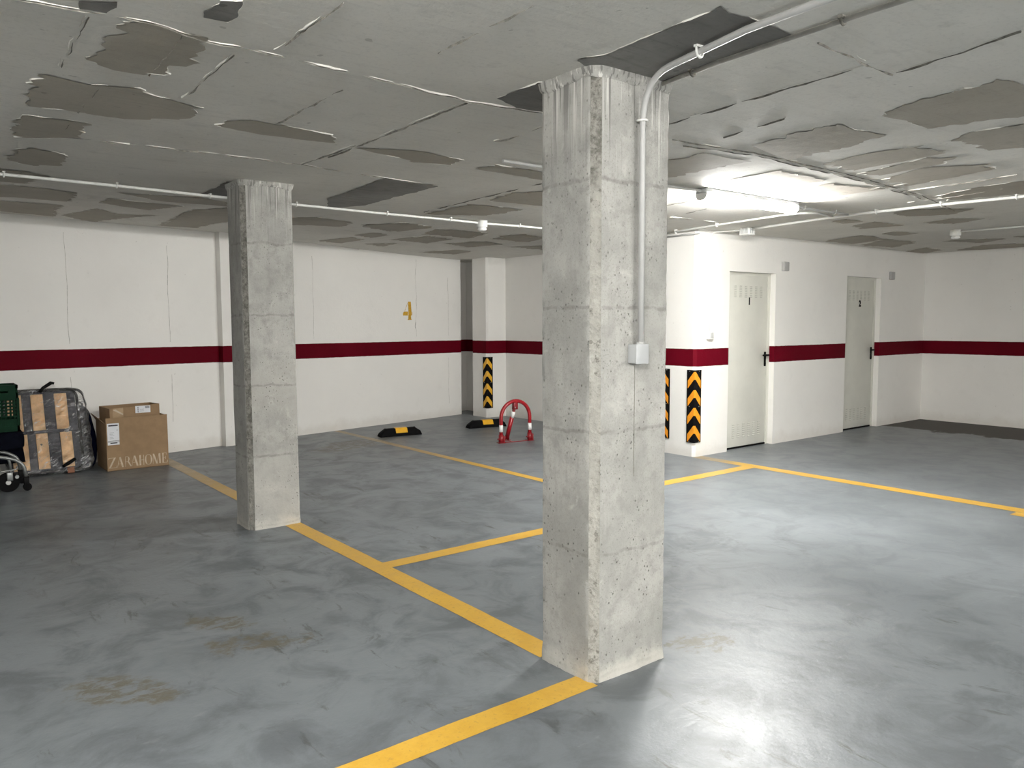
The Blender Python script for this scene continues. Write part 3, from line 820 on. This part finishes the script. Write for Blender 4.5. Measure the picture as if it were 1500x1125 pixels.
conduit('thin conduit pipe reaching the lit tube lamp from behind the foreground pillar', [hang(2.9,3.79,r_), hang(4.4,3.775,r_), hang(4.718,3.77,r_)], r_, 'pvc')
conduit('short conduit pipe leaving the right end of the lit tube lamp', [hang(5.932,3.80,r_), hang(6.2,3.815,r_), hang(6.84,3.80,r_)], r_, 'pvc',
        [(*hang(6.14,3.812,r_),'x'),(*hang(6.62,3.806,r_),'x')])
conduit('thick white conduit pipe at upper right, running from the ceiling junction box past the lamp', [hang(7.09,4.98,.012), hang(7.02,4.75,.012), hang(6.90,4.1,.012), hang(6.865,3.7,.012), hang(6.87,3.0,.012), hang(6.945,2.45,.012), hang(6.97,1.0,.012), hang(6.97,-2,.012)], .0125, 'pvcw',
        [(*hang(6.865,3.55,.012),'y'),(*hang(6.87,3.0,.012),'y'),(*hang(6.945,2.47,.012),'y')])
conduit('white conduit pipe curving across the ceiling above the corner pier toward the lamp', [hang(6.69,5.83,.01), hang(6.60,5.49,.01), hang(6.47,4.74,.01), hang(6.40,4.25,.01)]+[hang(*p[:2],.01) for p in arc((6.40,4.25,0),(6.37,3.93,0),(6.56,3.92,0))]+[hang(6.86,3.96,.01)], .010, 'pvcw',
        [(*hang(6.64,5.63,.01),'y'),(*hang(6.515,5.0,.01),'y')])
conduit('short pipe along the top of the corner pier below the ceiling', [(6.70,5.95,2.392),(6.70,5.50,2.392),(6.70,5.36,2.392)], .009, 'pvc')
sw = [(6.952,5.407,1.36),(6.952,5.407,2.34)]+arc((6.952,5.407,2.36),(6.957,5.405,2.425),(7.01,5.37,2.428))+[(7.06,5.25,2.428),(7.095,5.10,2.428)]
conduit('thin white conduit pipe down the wall from the ceiling to the light switch', sw, .008, 'pvcw')
conduit('white conduit pipe on the ceiling at far right leading to the round detector', [hang(9.13,3.79,.01), hang(9.17,3.3,.01), hang(9.2,2.5,.01), hang(9.2,-2,.01)], .010, 'pvcw')

# boxes, switch, detectors
t = thing('junction_box', 'pale grey junction box under the pipe on the foreground pillar', 'junction box', (2.37,2.222,1.34))
O('box_body', MB().bbox(2.335,2.176,1.300,2.404,2.2235,1.378,.004), M['boxw'], t)
O('box_lid', MB().bbox(2.333,2.172,1.298,2.406,2.180,1.380,.003), M['boxw'], t)
O('cable_gland', MB().cyl((2.378,2.194,1.376), 'z', .019, .012, 16, 0, .015), M['pvc'], t)
t = thing('junction_box', 'white ribbed junction box on the ceiling above door 1', 'junction box', (7.11,5.06,2.45))
jb = MB().bbox(7.055,5.0,2.372,7.165,5.12,2.449,.004); O('box_body', jb, M['pvcw'], t)
rb = MB()
for k in range(4): rb.box(7.051, 5.02+k*.024, 2.385, 7.056, 5.03+k*.024, 2.44)
for k in range(3): rb.box(7.075+k*.03, 4.996, 2.385, 7.085+k*.03, 5.001, 2.44)
O('knockout_ribs', rb, M['boxw'], t)
t = thing('light_switch', 'small white switch box on the wall left of door 1', 'switch', (6.952,5.42,1.31))
O('switch_box', MB().bbox(6.905,5.375,1.272,6.998,5.4205,1.362,.006), M['pvcw'], t)
O('rocker', MB().bbox(6.925,5.370,1.288,6.978,5.377,1.346,.003), M['pvc'], t)
for (x, z, nm) in ((8.357,2.115,'small grey wall box beside the top of the nearer white door'), (10.938,2.090,'small grey wall box beside the top of the farther white door')):
    t = thing('wall_box', nm, 'wall box', (x,5.42,z), group=None)
    O('box_body', MB().bbox(x-.056,5.388,z-.053,x+.056,5.4205,z+.053,.004), M['box'], t)
    O('box_lid', MB().bbox(x-.050,5.383,z-.047,x+.050,5.389,z+.047,.003), M['box'], t)
def detector(x, y, label, s=1.0):
    z = zc(x, y); t = thing('ceiling_detector', label, 'detector', (x,y,z))
    O('base', MB().lathe((x,y,z), [(.052*s,.001),(.055*s,-.004),(.055*s,-.058),(.050*s,-.066)], 24), M['pvcw'], t)
    O('sensor_head', MB().lathe((x,y,z), [(.040*s,-.064),(.040*s,-.074),(.046*s,-.078),(.044*s,-.090),(.030*s,-.098),(.010*s,-.100)], 24), M['white'], t)
detector(4.585,6.335,'round white ceiling detector on the long conduit between the pillars')
detector(9.13,3.83,'round white ceiling detector in front of the right wall')

# ------------------------------------------------------------------ chevron corner guards
def guard(cx, cy, sx, sy, z0, z1, refl, label):
    """L-shaped rubber guard on a corner; legs run along sx*x and sy*y, faces look to -sx / -sy"""
    t = thing('corner_guard', label, 'corner guard', (cx, cy, z0))
    L, T = .098, .011
    def P(a, b): return (cx+sx*a, cy+sy*b)       # a along x leg, b along y leg
    poly = [P(.002,.002),P(L,.0),P(L,-T),P(.004,-T),P(-T*.6,-T*.6),P(-T,.004),P(-T,L),P(.0,L)]
    O('rubber_angle', MB().prism(poly, 'z', z0, z1), M['rubber'], t)
    n = 4; pitch = (z1-z0)/n*.985
    for k in range(n):
        zt = z1-.018-k*pitch
        hb = .085; dr = .098
        mb = MB(); e = T+.0012
        for leg in (0, 1):
            vs = []
            for s_, zz in ((0,zt),(1,zt-dr),(1,max(z0+.004, zt-dr-hb)),(0,zt-hb)):
                a = .003+(L-.016)*s_
                p = P(a, -e) if leg == 0 else P(-e, a)
                vs.append((*p, zz))
            back = []
            for s_, zz in ((0,zt),(1,zt-dr),(1,max(z0+.004, zt-dr-hb)),(0,zt-hb)):
                a = .003+(L-.016)*s_
                p = P(a, -T+.001) if leg == 0 else P(-T+.001, a)
                back.append((*p, zz))
            mb.add(vs+back, [(0,1,2,3),(4,7,6,5),(0,4,5,1),(1,5,6,2),(2,6,7,3),(3,7,4,0)])
        # strip over the rounded nose
        p, q = P(.003,-e), P(-e,.003); mm = P(-T*.6-.0012,-T*.6-.0012)
        for u, w in ((p, mm), (mm, q)): mb.add([(*u,zt),(*w,zt),(*w,zt-hb),(*u,zt-hb)], [(0,1,2,3)])
        O('chevron', mb, refl, t)
    for zz in (z1-.012, (z0+z1)/2, z0+.012):
        p = P(.06, -T-.002); O('screw', MB().cyl((p[0], p[1]-.001, zz), 'y', .005, .004, 8), M['steel'], t)
        p = P(-T-.002, .06); O('screw', MB().cyl((p[0]-.001, p[1], zz), 'x', .005, .004, 8), M['steel'], t)
guard(XC, YD-.002, 1, 1, .155, .945, M['refl_o'], 'black and orange chevron corner guard on the pier left of door 1')
guard(XC, 5.86, 1, -1, .165, .945, M['refl_o'], 'black and orange corner guard half hidden behind the foreground pillar')
guard(7.10, 9.70, 1, 1, .145, .935, M['refl_y'], 'black and yellow chevron corner guard on the white column behind the red barrier')

# ------------------------------------------------------------------ wheel stops
def wheel_stop(x, y, rz, label, L=.57, mirror=1):
    t = thing('wheel_stop', label, 'wheel stop', (x,y,0), (0,0,rz), 'rubber wheel stops')
    mb = MB(); W, Hh = .15, .10
    secs = []
    for u, sc, hh in ((-.5,.80,.035),(-.485,.95,.05),(-.36,1,.096),(-.34,1,.10),(.34,1,.10),(.36,1,.096),(.485,.95,.05),(.5,.80,.035)):
        w = W*sc/2; top = W*.26*sc
        secs.append([(u*L,-w,0),(u*L,-w,hh*.28),(u*L,-top,hh*.93),(u*L,-top*.8,hh),(u*L,top*.8,hh),(u*L,top,hh*.93),(u*L,w,hh*.28),(u*L,w,0)])
    n = 8
    for s_ in secs: mb.v += s_
    for i in range(len(secs)-1):
        for k in range(n): mb.face((i*n+k, i*n+(k+1)%n, (i+1)*n+(k+1)%n, (i+1)*n+k))
    mb.face(range(n)); mb.face([(len(secs)-1)*n+k for k in range(n)])
    O('rubber_body', mb, M['rubber'], t, world=False)
    r = MB(); e = .0025
    # reflective pad wrapped over the crest
    for sy in (-1,):
        a = (sy*W*.47, .045+e); b = (sy*W*.26-.001, .093+e)
        r.add([(-.075,a[0],a[1]*.9),(.085,a[0],a[1]*.9),(.085,b[0],b[1]),(-.075,b[0],b[1])], [(0,1,2,3)])
    r.box(-.075,-W*.21,.100,.085,W*.21,.1035)
    r.add([(-.075,-W*.26-.001,.093+e),(.085,-W*.26-.001,.093+e),(.085,-W*.21,.1035),(-.075,-W*.21,.1035)], [(0,1,2,3)])
    O('reflective_pad', r, M['refl_y'], t, world=False)
    for u in (-.2,.2): O('bolt', MB().cyl((u,0,.098), 'z', .014, .006, 12), M['black'], t, world=False)
wheel_stop(5.10,8.905,math.radians(-9),'black rubber wheel stop with yellow pad nearest the stencilled 4')
wheel_stop(6.46,8.86,math.radians(-10),'black rubber wheel stop with yellow pad partly behind the red barrier',.58)

# ------------------------------------------------------------------ red parking barrier
t = thing('parking_barrier', 'red hoop parking barrier with white bands, standing on the floor by the column', 'parking barrier', (5.93,7.52,0), (0,0,math.radians(-7.2)))
R0, r0 = .205, .023
hp = [(-R0,0,.02),(-R0,0,.30)]+[(-R0*math.cos(a),0,.30+R0*math.sin(a)) for a in [math.pi*i/18 for i in range(1,18)]]+[(R0,0,.30),(R0,0,.02)]
O('hoop', MB().tube(hp, r0, 14), M['red'], t, world=False)
for s_ in (-1,1): O('reflective_band', MB().cyl((s_*R0,0,.135), 'z', r0+.0015, .085, 16), M['white'], t, world=False)
for s_ in (-1,1):
    sl = MB().cyl((s_*R0,0,0), 'z', r0+.008, .10, 16)
    sl.bbox(s_*R0-.045,-.035,0,s_*R0+.045,.035,.008,.002)
    sl.bbox(s_*R0+.020,-.028,.0,s_*R0+.040,.028,.085,.003); sl.cyl((s_*R0-.05,0,.05),'x',.007,.1,10)
    O('hinge_foot', sl, M['redd'], t, world=False)
O('ground_bar', MB().bbox(-.20,-.018,0,.20,.018,.006,.002).bbox(-.045,-.01,0,-.015,.17,.005,.002), M['red'], t, world=False)
br = MB().tube([(0,.012,.455),(-.012,.085,.235)], .019, 12)
O('brace_inner', br, M['redd'], t, world=False)
O('brace', MB().tube([(-.008,.07,.30),(-.03,.165,.02)], .027, 12), M['red'], t, world=False)
O('reflective_band', MB().tube([(-.0035,.040,.372),(-.008,.0665,.292)], .0225, 12), M['white'], t, world=False)
O('lock_box', MB().bbox(-.030,-.015,.40,.030,.040,.488,.006), M['redd'], t, world=False)
pad = MB().cyl((-.012,-.020,.425),'y',.010,.006,14); O('lock_cylinder', pad, M['steel'], t, world=False)
O('brace_foot', MB().bbox(-.065,.125,0,.010,.20,.007,.002).bbox(-.058,.15,.0,-.052,.19,.05,.002).bbox(-.004,.15,.0,.002,.19,.05,.002), M['redd'], t, world=False)

# ------------------------------------------------------------------ things by the long wall
# big cardboard box
BX, BY = 1.580, 8.558
t = thing('cardboard_box', 'large brown cardboard box with pale lettering along its bottom, beside the wrapped slats', 'box', (BX,BY,0), (0,0,math.radians(.8)))
bw, bd, bh, th = .578, .46, .532, .006
b = MB().box(0,0,0,bw,bd,.006)
b.box(0,0,0,bw,th,bh); b.box(0,bd-th,0,bw,bd,bh-.04); b.box(0,th,0,th,bd-th,bh-.06); b.box(bw-th,th,0,bw,bd-th,bh-.01)
O('carton', b, M['card'], t, world=False)
fp = MB().add([(0,0,bh),(bw,0,bh),(bw+.02,-.012,bh+.004),(-.004,-.012,bh+.004)], [(0,1,2,3)])
lf = MB().add([(0,.02,bh-.06),(0,bd-.02,bh-.06),(-.05,bd-.02,bh+.02),(-.05,.02,bh-.01),(.004,.02,bh-.06),(.004,bd-.02,bh-.06),(-.046,bd-.02,bh+.022),(-.046,.02,bh-.008)],
              [(0,1,2,3),(4,7,6,5),(0,4,5,1),(1,5,6,2),(2,6,7,3),(3,7,4,0)])
O('side_flap', lf, M['cardi'], t, world=False)
lb = MB().box(.010,-.0012,.262,.118,0,.478)
ik = MB()
ik.box(.022,-.0018,.450,.108,-.0012,.464); ik.box(.095,-.0018,.407,.106,-.0012,.411)
for z in (.301,.290): ik.box(.012,-.0018,z,.117,-.0012,z+.0035)
ik.box(.034,-.0018,.276,.098,-.0012,.286)
for k in range(5): ik.box(.030,-.0016,.325+.015*k,.030+.05*random.uniform(.6,1),-.0012,.3268+.015*k)
lb.add(ik.v, ik.f, 1); O('shipping_label', lb, [M['paper'], M['ink']], t, world=False)
# the lettering
le = MB(); ye = -.0016; zb, zt_ = .030, .134
def stk(x0, z0, x1, z1, w0, w1=None):
    """slanted stroke with horizontal ends"""
    w1 = w0 if w1 is None else w1
    le.add([(x0-w0/2,ye,z0),(x0+w0/2,ye,z0),(x1+w1/2,ye,z1),(x1-w1/2,ye,z1)], [(0,1,2,3)])
def hb(x0, x1, z, h=.004): le.add([(x0,ye,z),(x1,ye,z),(x1,ye,z+h),(x0,ye,z+h)], [(0,1,2,3)])
def bow(cx, cz, rx, rz, a0, a1, wmax, wmin, n=24):
    for i in range(n):
        vs = []
        for a in (a0+(a1-a0)*i/n, a0+(a1-a0)*(i+1)/n):
            w = wmin+(wmax-wmin)*abs(math.cos(a))
            vs.append(((cx+rx*math.cos(a), cz+rz*math.sin(a)), (cx+(rx-w)*math.cos(a), cz+(rz-wmin)*math.sin(a))))
        le.add([(vs[0][0][0],ye,vs[0][0][1]),(vs[1][0][0],ye,vs[1][0][1]),(vs[1][1][0],ye,vs[1][1][1]),(vs[0][1][0],ye,vs[0][1][1])], [(0,1,2,3)])
# Z
hb(.012,.078,zt_-.004); hb(.010,.084,zb); stk(.018,zb,.070,zt_,.017); stk(.080,zb,.084,zb+.022,.004); stk(.014,zt_-.018,.012,zt_,.004)
# A
stk(.091,zb,.112,zt_,.0035); stk(.140,zb,.116,zt_,.017,.015); hb(.096,.128,zb+.034,.003)
# R
stk(.165,zb,.165,zt_,.0045); hb(.163,.185,zt_-.004); hb(.165,.185,zb+.050,.0035)
bow(.182,zt_-.027,.022,.027,-math.pi/2,math.pi/2,.014,.004); stk(.216,zb,.190,zb+.052,.014,.013)
# A
stk(.222,zb,.246,zt_,.0035); stk(.276,zb,.250,zt_,.018,.016); hb(.230,.262,zb+.034,.003)
# H
stk(.303,zb,.303,zt_,.016); stk(.336,zb,.336,zt_,.006); hb(.306,.336,zb+.05,.006)
# O
bow(.382,(zb+zt_)/2,.036,.054,0,2*math.pi,.015,.0035,40)
# M
stk(.424,zb,.428,zt_,.004); stk(.462,zb,.430,zt_,.017,.015); stk(.462,zb,.484,zt_,.004); stk(.492,zb,.490,zt_,.016)
# E
stk(.522,zb,.522,zt_,.015); hb(.516,.556,zt_-.004); hb(.516,.562,zb); hb(.524,.548,zb+.052,.0035); stk(.556,zt_-.022,.556,zt_,.004); stk(.546,zb+.038,.546,zb+.068,.004); stk(.562,zb,.566,zb+.026,.004)
O('printed_lettering', le, M['print'], t, world=False)

# smaller open carton standing in it
t = thing('cardboard_box', 'smaller open cardboard carton with a white label, standing inside the large lettered box', 'box', (1.635,8.640,.30), (0,0,math.radians(-1)))
th = .005
A, B_, C_, D_ = (0,0), (.468,0), (.455,.36), (-.035,.36)
zt2, zb2 = .320, -.285
def wallq(mb, p, q, z0, z1, zq=None):
    d = (Vector((*q,0))-Vector((*p,0))).normalized(); n_ = Vector((-d.y,d.x,0))*th
    zq = z1 if zq is None else zq
    mb.add([(p[0],p[1],z0),(q[0],q[1],z0),(q[0],q[1],zq),(p[0],p[1],z1),(p[0]+n_.x,p[1]+n_.y,z0),(q[0]+n_.x,q[1]+n_.y,z0),(q[0]+n_.x,q[1]+n_.y,zq),(p[0]+n_.x,p[1]+n_.y,z1)],
           [(0,1,2,3),(4,7,6,5),(0,4,5,1),(1,5,6,2),(2,6,7,3),(3,7,4,0)])
b = MB(); wallq(b,A,B_,zb2,zt2-.004,zt2+.022); wallq(b,B_,C_,zb2,zt2+.022,zt2+.008); wallq(b,C_,D_,zb2,zt2+.008,zt2-.002); wallq(b,D_,A,zb2,zt2-.002,zt2-.004)
b.add([(*A,zb2),(*B_,zb2),(*C_,zb2),(*D_,zb2)], [(0,1,2,3)])
O('carton', b, M['card'], t, world=False)
O('packing_tape', MB().add([(.025,-.0015,zt2-.10),(.125,-.0015,zt2-.10),(.125,-.0015,zt2+.002),(.030,-.0015,zt2-.002)], [(0,1,2,3)]).add([(.03,-.0022,zt2-.02),(.055,-.0022,zt2-.012),(.125,-.0022,zt2-.062),(.118,-.0022,zt2-.072)], [(0,1,2,3)], 1), [M['tape'], M['print']], t, world=False)
lb = MB().box(.238,-.0016,zt2-.062,.380,0,zt2+.010)
ik = MB()
for k in range(7): ik.box(.330+.0062*k,-.0022,zt2-.018,.3335+.0062*k,-.0016,zt2+.005)
for k in range(6): ik.box(.258,-.0022,zt2-.056+.010*k,.268,-.0016,zt2-.050+.010*k)
for k in range(3): ik.box(.280,-.0020,zt2-.045+.010*k,.318,-.0016,zt2-.0435+.010*k)
lb.add(ik.v, ik.f, 1); O('shipping_label', lb, [M['paper'], M['ink']], t, world=False)

# soft navy bag squeezed between the wrapped slats and the box
t = thing('cloth_bag', 'dark navy soft bag squeezed between the wrapped slats and the lettered box', 'bag', (1.445,8.955,0))
bm = bmesh.new(); bmesh.ops.create_cube(bm, size=1.0)
bmesh.ops.subdivide_edges(bm, edges=bm.edges[:], cuts=10, use_grid_fill=True)
for v in bm.verts:
    x, y, z = v.co*2
    # rounded block
    k = (abs(x)**4+abs(y)**4+abs(z)**4)**.25; x, y, z = x/k, y/k, z/k
    z01 = (z+1)/2
    w = 1-.28*max(0, z01-.55)/.45
    p = Vector((x*.122*w, y*.080, z01*.63))
    p += Vector((x, y, 0))*.008*noise.noise(p*14)
    p.y += .14*z01; p.x -= .03*max(0, z01-.5)
    v.co = p
O('bag_body', MB().bm(bm, 0, True), M['navy'], t, world=False)
O('carry_loop', MB().tube([(-.05,.13,.60),(-.045,.135,.65),(0,.14,.665),(.02,.135,.65),(.025,.13,.60)], .008, 8), M['black'], t, world=False)

# slatted panel in clear film, leaning on the wall
t = thing('wrapped_slat_panel', 'grey and wood slatted panel wrapped in clear film, leaning on the wall beside the box', 'bed base', (.905,8.690,.035), (math.radians(-16.5),0,math.radians(1.2)))
def rrect(x0, z0, x1, z1, r, n=6):
    out = []
    for cx, cz, a0 in ((x1-r,z0+r,-.5),(x1-r,z1-r,0),(x0+r,z1-r,.5),(x0+r,z0+r,1)):
        for i in range(n+1):
            a = math.pi*(a0+.5*i/n); out.append((cx+r*math.cos(a), cz+r*math.sin(a)))
    return out
PH = .80
O('cushion', MB().prism(rrect(-.12,.02,.475,PH,.05), 'y', .012, .085), M['fab'], t, world=False)
for zz0, zz1, cols in ((.415,.775,((-.115,.012),(.090,.195),(.292,.400))), (.035,.385,((-.10,.035),(.105,.205),(.312,.415)))):
    for a, bq in cols:
        sl = MB().bbox(a, -.004, zz0, bq, .013, zz1, .003)
        O('wooden_slat', sl, M['wood'], t, world=False)
kn = MB().cyl((.145,-.006,.275),'y',.010,.006,10); O('knot', kn, M['groove'], t, world=False)
O('cross_bar', MB().bbox(-.12,-.008,.385,.47,.012,.415,.004), M['fab'], t, world=False)
O('edge_rim', MB().tube([(p,.05,q) for p,q in rrect(-.13,.012,.500,PH+.012,.07)], .014, 8, closed=True), M['black'], t, world=False)
# wrapping: rounded bag that bulges to the right
bm = bmesh.new(); bmesh.ops.create_cube(bm, size=1.0)
bmesh.ops.subdivide_edges(bm, edges=bm.edges[:], cuts=46, use_grid_fill=True)
for v in bm.verts:
    x, y, z = v.co*2
    k = (abs(x)**7+abs(y)**7+abs(z)**7)**(1/7); x, y, z = x/k, y/k, z/k
    z01 = (z+1)/2
    p = Vector((.205+x*.365+(.03*(1-z01) if x > 0 else 0), .045+y*.068, .405+z*.430))
    if abs(y) > .5:      # diagonal creases pulled across the film
        u_, v_ = p.x*.85-p.z*.52, p.x*.52+p.z*.85
        cr_ = 1-2*abs(noise.noise(Vector((v_*2.2, u_*17, 1.5+y))))
        p.y += .007*cr_+.004*noise.noise(Vector((v_*6, u_*38, 3+y)))
    p.x += .012*noise.noise(Vector((p.z*16, y, 4))) if x > .8 else 0
    v.co = p
O('clear_film', MB().bm(bm, 0, True), M['film'], t, world=False)
O('strap', MB().tube([(.17,-.03,.79),(.20,-.035,.83),(.275,-.03,.880),(.30,-.03,.872)], [.016,.016,.018,.014], 6), M['black'], t, world=False)
O('strap', MB().tube([(.30,-.035,.035),(.35,-.05,.06),(.415,-.045,.10)], [.013,.018,.016], 6), M['black'], t, world=False)
O('wooden_foot', MB().bbox(.345,-.012,-.030,.405,.035,.030,.003), M['woodb'], t, world=False)

# wheeled cart at the left edge with the crate on it
CY0, CY1 = 8.04, 8.44
t = thing('wheeled_cart', 'grey tube cart on black casters at the left edge, under the green crate', 'cart', (.45,8.24,0))
def fpath(y): return [(.10,y,.12),(.10,y,.22)]+arc((.10,y,.25),(.10,y,.345),(.22,y,.345),6)+[(.45,y,.345)]+arc((.60,y,.325),(.80,y,.30),(.822,y,.20),8)+[(.832,y,.115)]
for y in (CY0, CY1): O('tube_frame', MB().tube(fpath(y), .0155, 12), M['alu'], t)
O('tube_brace', MB().tube([(.700,CY0,.312),(.715,CY0+.01,.27),(.722,CY0+.012,.195)], .011, 10), M['alu'], t)
O('lower_rail', MB().tube([(.12,CY0,.185),(.50,CY0,.180),(.74,CY0,.196),(.765,CY0,.20),(.768,CY0,.225)], .007, 8), M['alu'], t)
for x, z in ((.722,.19),(.16,.19),(.30,.345),(.50,.345)): O('cross_tube', MB().tube([(x,CY0,z),(x,CY1,z)], .0085, 8), M['alu'], t)
def caster(x, y, r, steel):
    f = MB().bbox(x-.020,y-.024,.055,x+.020,y-.016,.125,.003).bbox(x-.020,y+.016,.055,x+.020,y+.024,.125,.003).bbox(x-.022,y-.025,.115,x+.022,y+.025,.128,.003)
    fk = O('caster_fork', f, M['black'], t)
    w = MB().cyl((x+.006,y-.014,r), 'y', r, .028, 20).cyl((x+.006,y-.018,r), 'y', r*.35, .036, 14)
    O('caster_wheel', w, M['rubber'], fk)
for x in (.10,.832):
    for y in (CY0,CY1): caster(x, y, .034, True)
rw = MB().cyl((.70,CY0+.02,.085), 'y', .085, .035, 26); O('wheel', rw, M['rubber'], t)
O('wheel_hub', MB().cyl((.70,CY0+.012,.085), 'y', .020, .05, 14), M['steel'], t)
O('wheel_bracket', MB().bbox(.690,CY0+.002,.10,.735,CY0+.018,.175,.004).cyl((.765,CY0+.005,.13),'y',.016,.02,12), M['alu'], t)
# dark cloth bundle that carries the crate
t = thing('cloth_bundle', 'dark navy cloth bundle on the cart under the green crate', 'bag', (.45,8.26,.36))
bm = bmesh.new(); bmesh.ops.create_cube(bm, size=1.0)
bmesh.ops.subdivide_edges(bm, edges=bm.edges[:], cuts=12, use_grid_fill=True)
for v in bm.verts:
    x, y, z = v.co*2
    k = (abs(x)**9+abs(y)**9+abs(z)**9)**(1/9); x, y, z = x/k, y/k, z/k
    p = Vector((x*.395, y*.175, .0825+z*.0825))
    p += Vector((x*.006, y*.006, 0))*noise.noise(p*12)
    v.co = p
O('cloth_cover', MB().bm(bm, 0, True), M['navyd'], t, world=False)
hang_ = MB()
n = 16
for i in range(n+1):
    x = -.36+.76*i/n
    w = .010*noise.noise(Vector((x*9,0,0)))
    for k, zz in enumerate((.10,0,-.08,-.17)): hang_.v.append((x+.01*k, .205+.006*k+w*k*.5, zz))
for i in range(n):
    for k in range(3): hang_.face((i*4+k, i*4+k+1, (i+1)*4+k+1, (i+1)*4+k), 0, True)
hb_ = O('hanging_skirt', hang_, M['navyd'], t, world=False)
so = hb_.modifiers.new('thickness', 'SOLIDIFY'); so.thickness = .008

# green lattice crate
CX0, CX1, CYa, CYb, CZ0, CZ1 = .19, .812, 8.10, 8.42, .525, .935
t = thing('plastic_crate', 'green plastic lattice crate on top of the cart at the left edge', 'crate', (.5,8.26,CZ0))
b = MB().box(CX0+.012,CYa+.012,CZ0,CX1-.012,CYb-.012,CZ0+.008)
def lattice(mb, fixed, a0, a1, vert):
    """one ribbed side; vert='y' wall at y=fixed spanning x, 'x' wall at x=fixed spanning y"""
    def bx(p0, p1, z0, z1, d=.006):
        if vert == 'y': mb.box(p0, fixed-d, z0, p1, fixed+d, z1)
        else: mb.box(fixed-d, p0, z0, fixed+d, p1, z1)
    bx(a0, a1, CZ0, CZ0+.05); bx(a0, a1, CZ0+.05, CZ0+.10, .003)
    zr = CZ0+.10
    while zr < CZ1-.12: bx(a0, a1, zr, zr+.010); zr += .030
    n = int((a1-a0)/.032)
    for i in range(n+1):
        p = a0+(a1-a0)*i/n; bx(p-.005, p+.005, CZ0+.05, CZ1-.115, .005)
    L = a1-a0; m = (a0+a1)/2
    # grip band with a hand hole left of the corner
    h0, h1 = a1-.145, a1-.075
    if vert == 'x': h0, h1 = m-.06, m+.06
    bx(a0, h0, CZ1-.12, CZ1-.03); bx(h1, a1-.02, CZ1-.12, CZ1-.03)
    bx(h0, h1, CZ1-.12, CZ1-.068); bx(h0, h1, CZ1-.050, CZ1-.03)
    bx(a0, a1, CZ1-.03, CZ1, .010)
    bx(a0, a0+.018, CZ0, CZ1-.065); bx(a1-.018, a1, CZ0, CZ1-.065)
for f, a0, a1, vt in ((CYa+.01, CX0, CX1, 'y'), (CYb-.01, CX0, CX1, 'y'), (CX0+.01, CYa, CYb, 'x'), (CX1-.01, CYa, CYb, 'x')):
    sd = MB(); lattice(sd, f, a0, a1, vt); O('lattice_side', sd, M['green'], t)
O('crate_floor', b, M['green'], t)

# ------------------------------------------------------------------ camera, world, view
cam = bpy.data.cameras.new('camera'); co = bpy.data.objects.new('camera', cam); COL.objects.link(co)
yaw, pitch, roll, fpx = .907366434, .0789398212, .00399112393, 1149.31385
fw = Vector((math.cos(yaw)*math.cos(pitch), math.sin(yaw)*math.cos(pitch), -math.sin(pitch)))
rt = fw.cross(Vector((0,0,1))).normalized(); dn = fw.cross(rt)
r2 = rt*math.cos(roll)+dn*math.sin(roll); d2 = -rt*math.sin(roll)+dn*math.cos(roll)
co.matrix_world = Matrix(((r2.x,-d2.x,-fw.x,0),(r2.y,-d2.y,-fw.y,0),(r2.z,-d2.z,-fw.z,1.47),(0,0,0,1)))
cam.sensor_fit = 'HORIZONTAL'; cam.sensor_width = 36.0; cam.lens = fpx/1500*36.0
cam.clip_start = .05; cam.clip_end = 100
SC.camera = co
w = bpy.data.worlds.new('world'); SC.world = w; w.use_nodes = True
w.node_tree.nodes['Background'].inputs[0].default_value = (.02,.02,.02,1)
SC.view_settings.view_transform = 'Standard'; SC.view_settings.look = 'None'
SC.view_settings.gamma = 1.0; SC.view_settings.use_curve_mapping = False
SC.view_settings.exposure = EXPO
SC.cycles.use_adaptive_sampling = True; SC.cycles.adaptive_threshold = .025
SC.cycles.diffuse_bounces = 4; SC.cycles.max_bounces = 8; SC.cycles.transparent_max_bounces = 8
SC.cycles.sample_clamp_indirect = 6.0
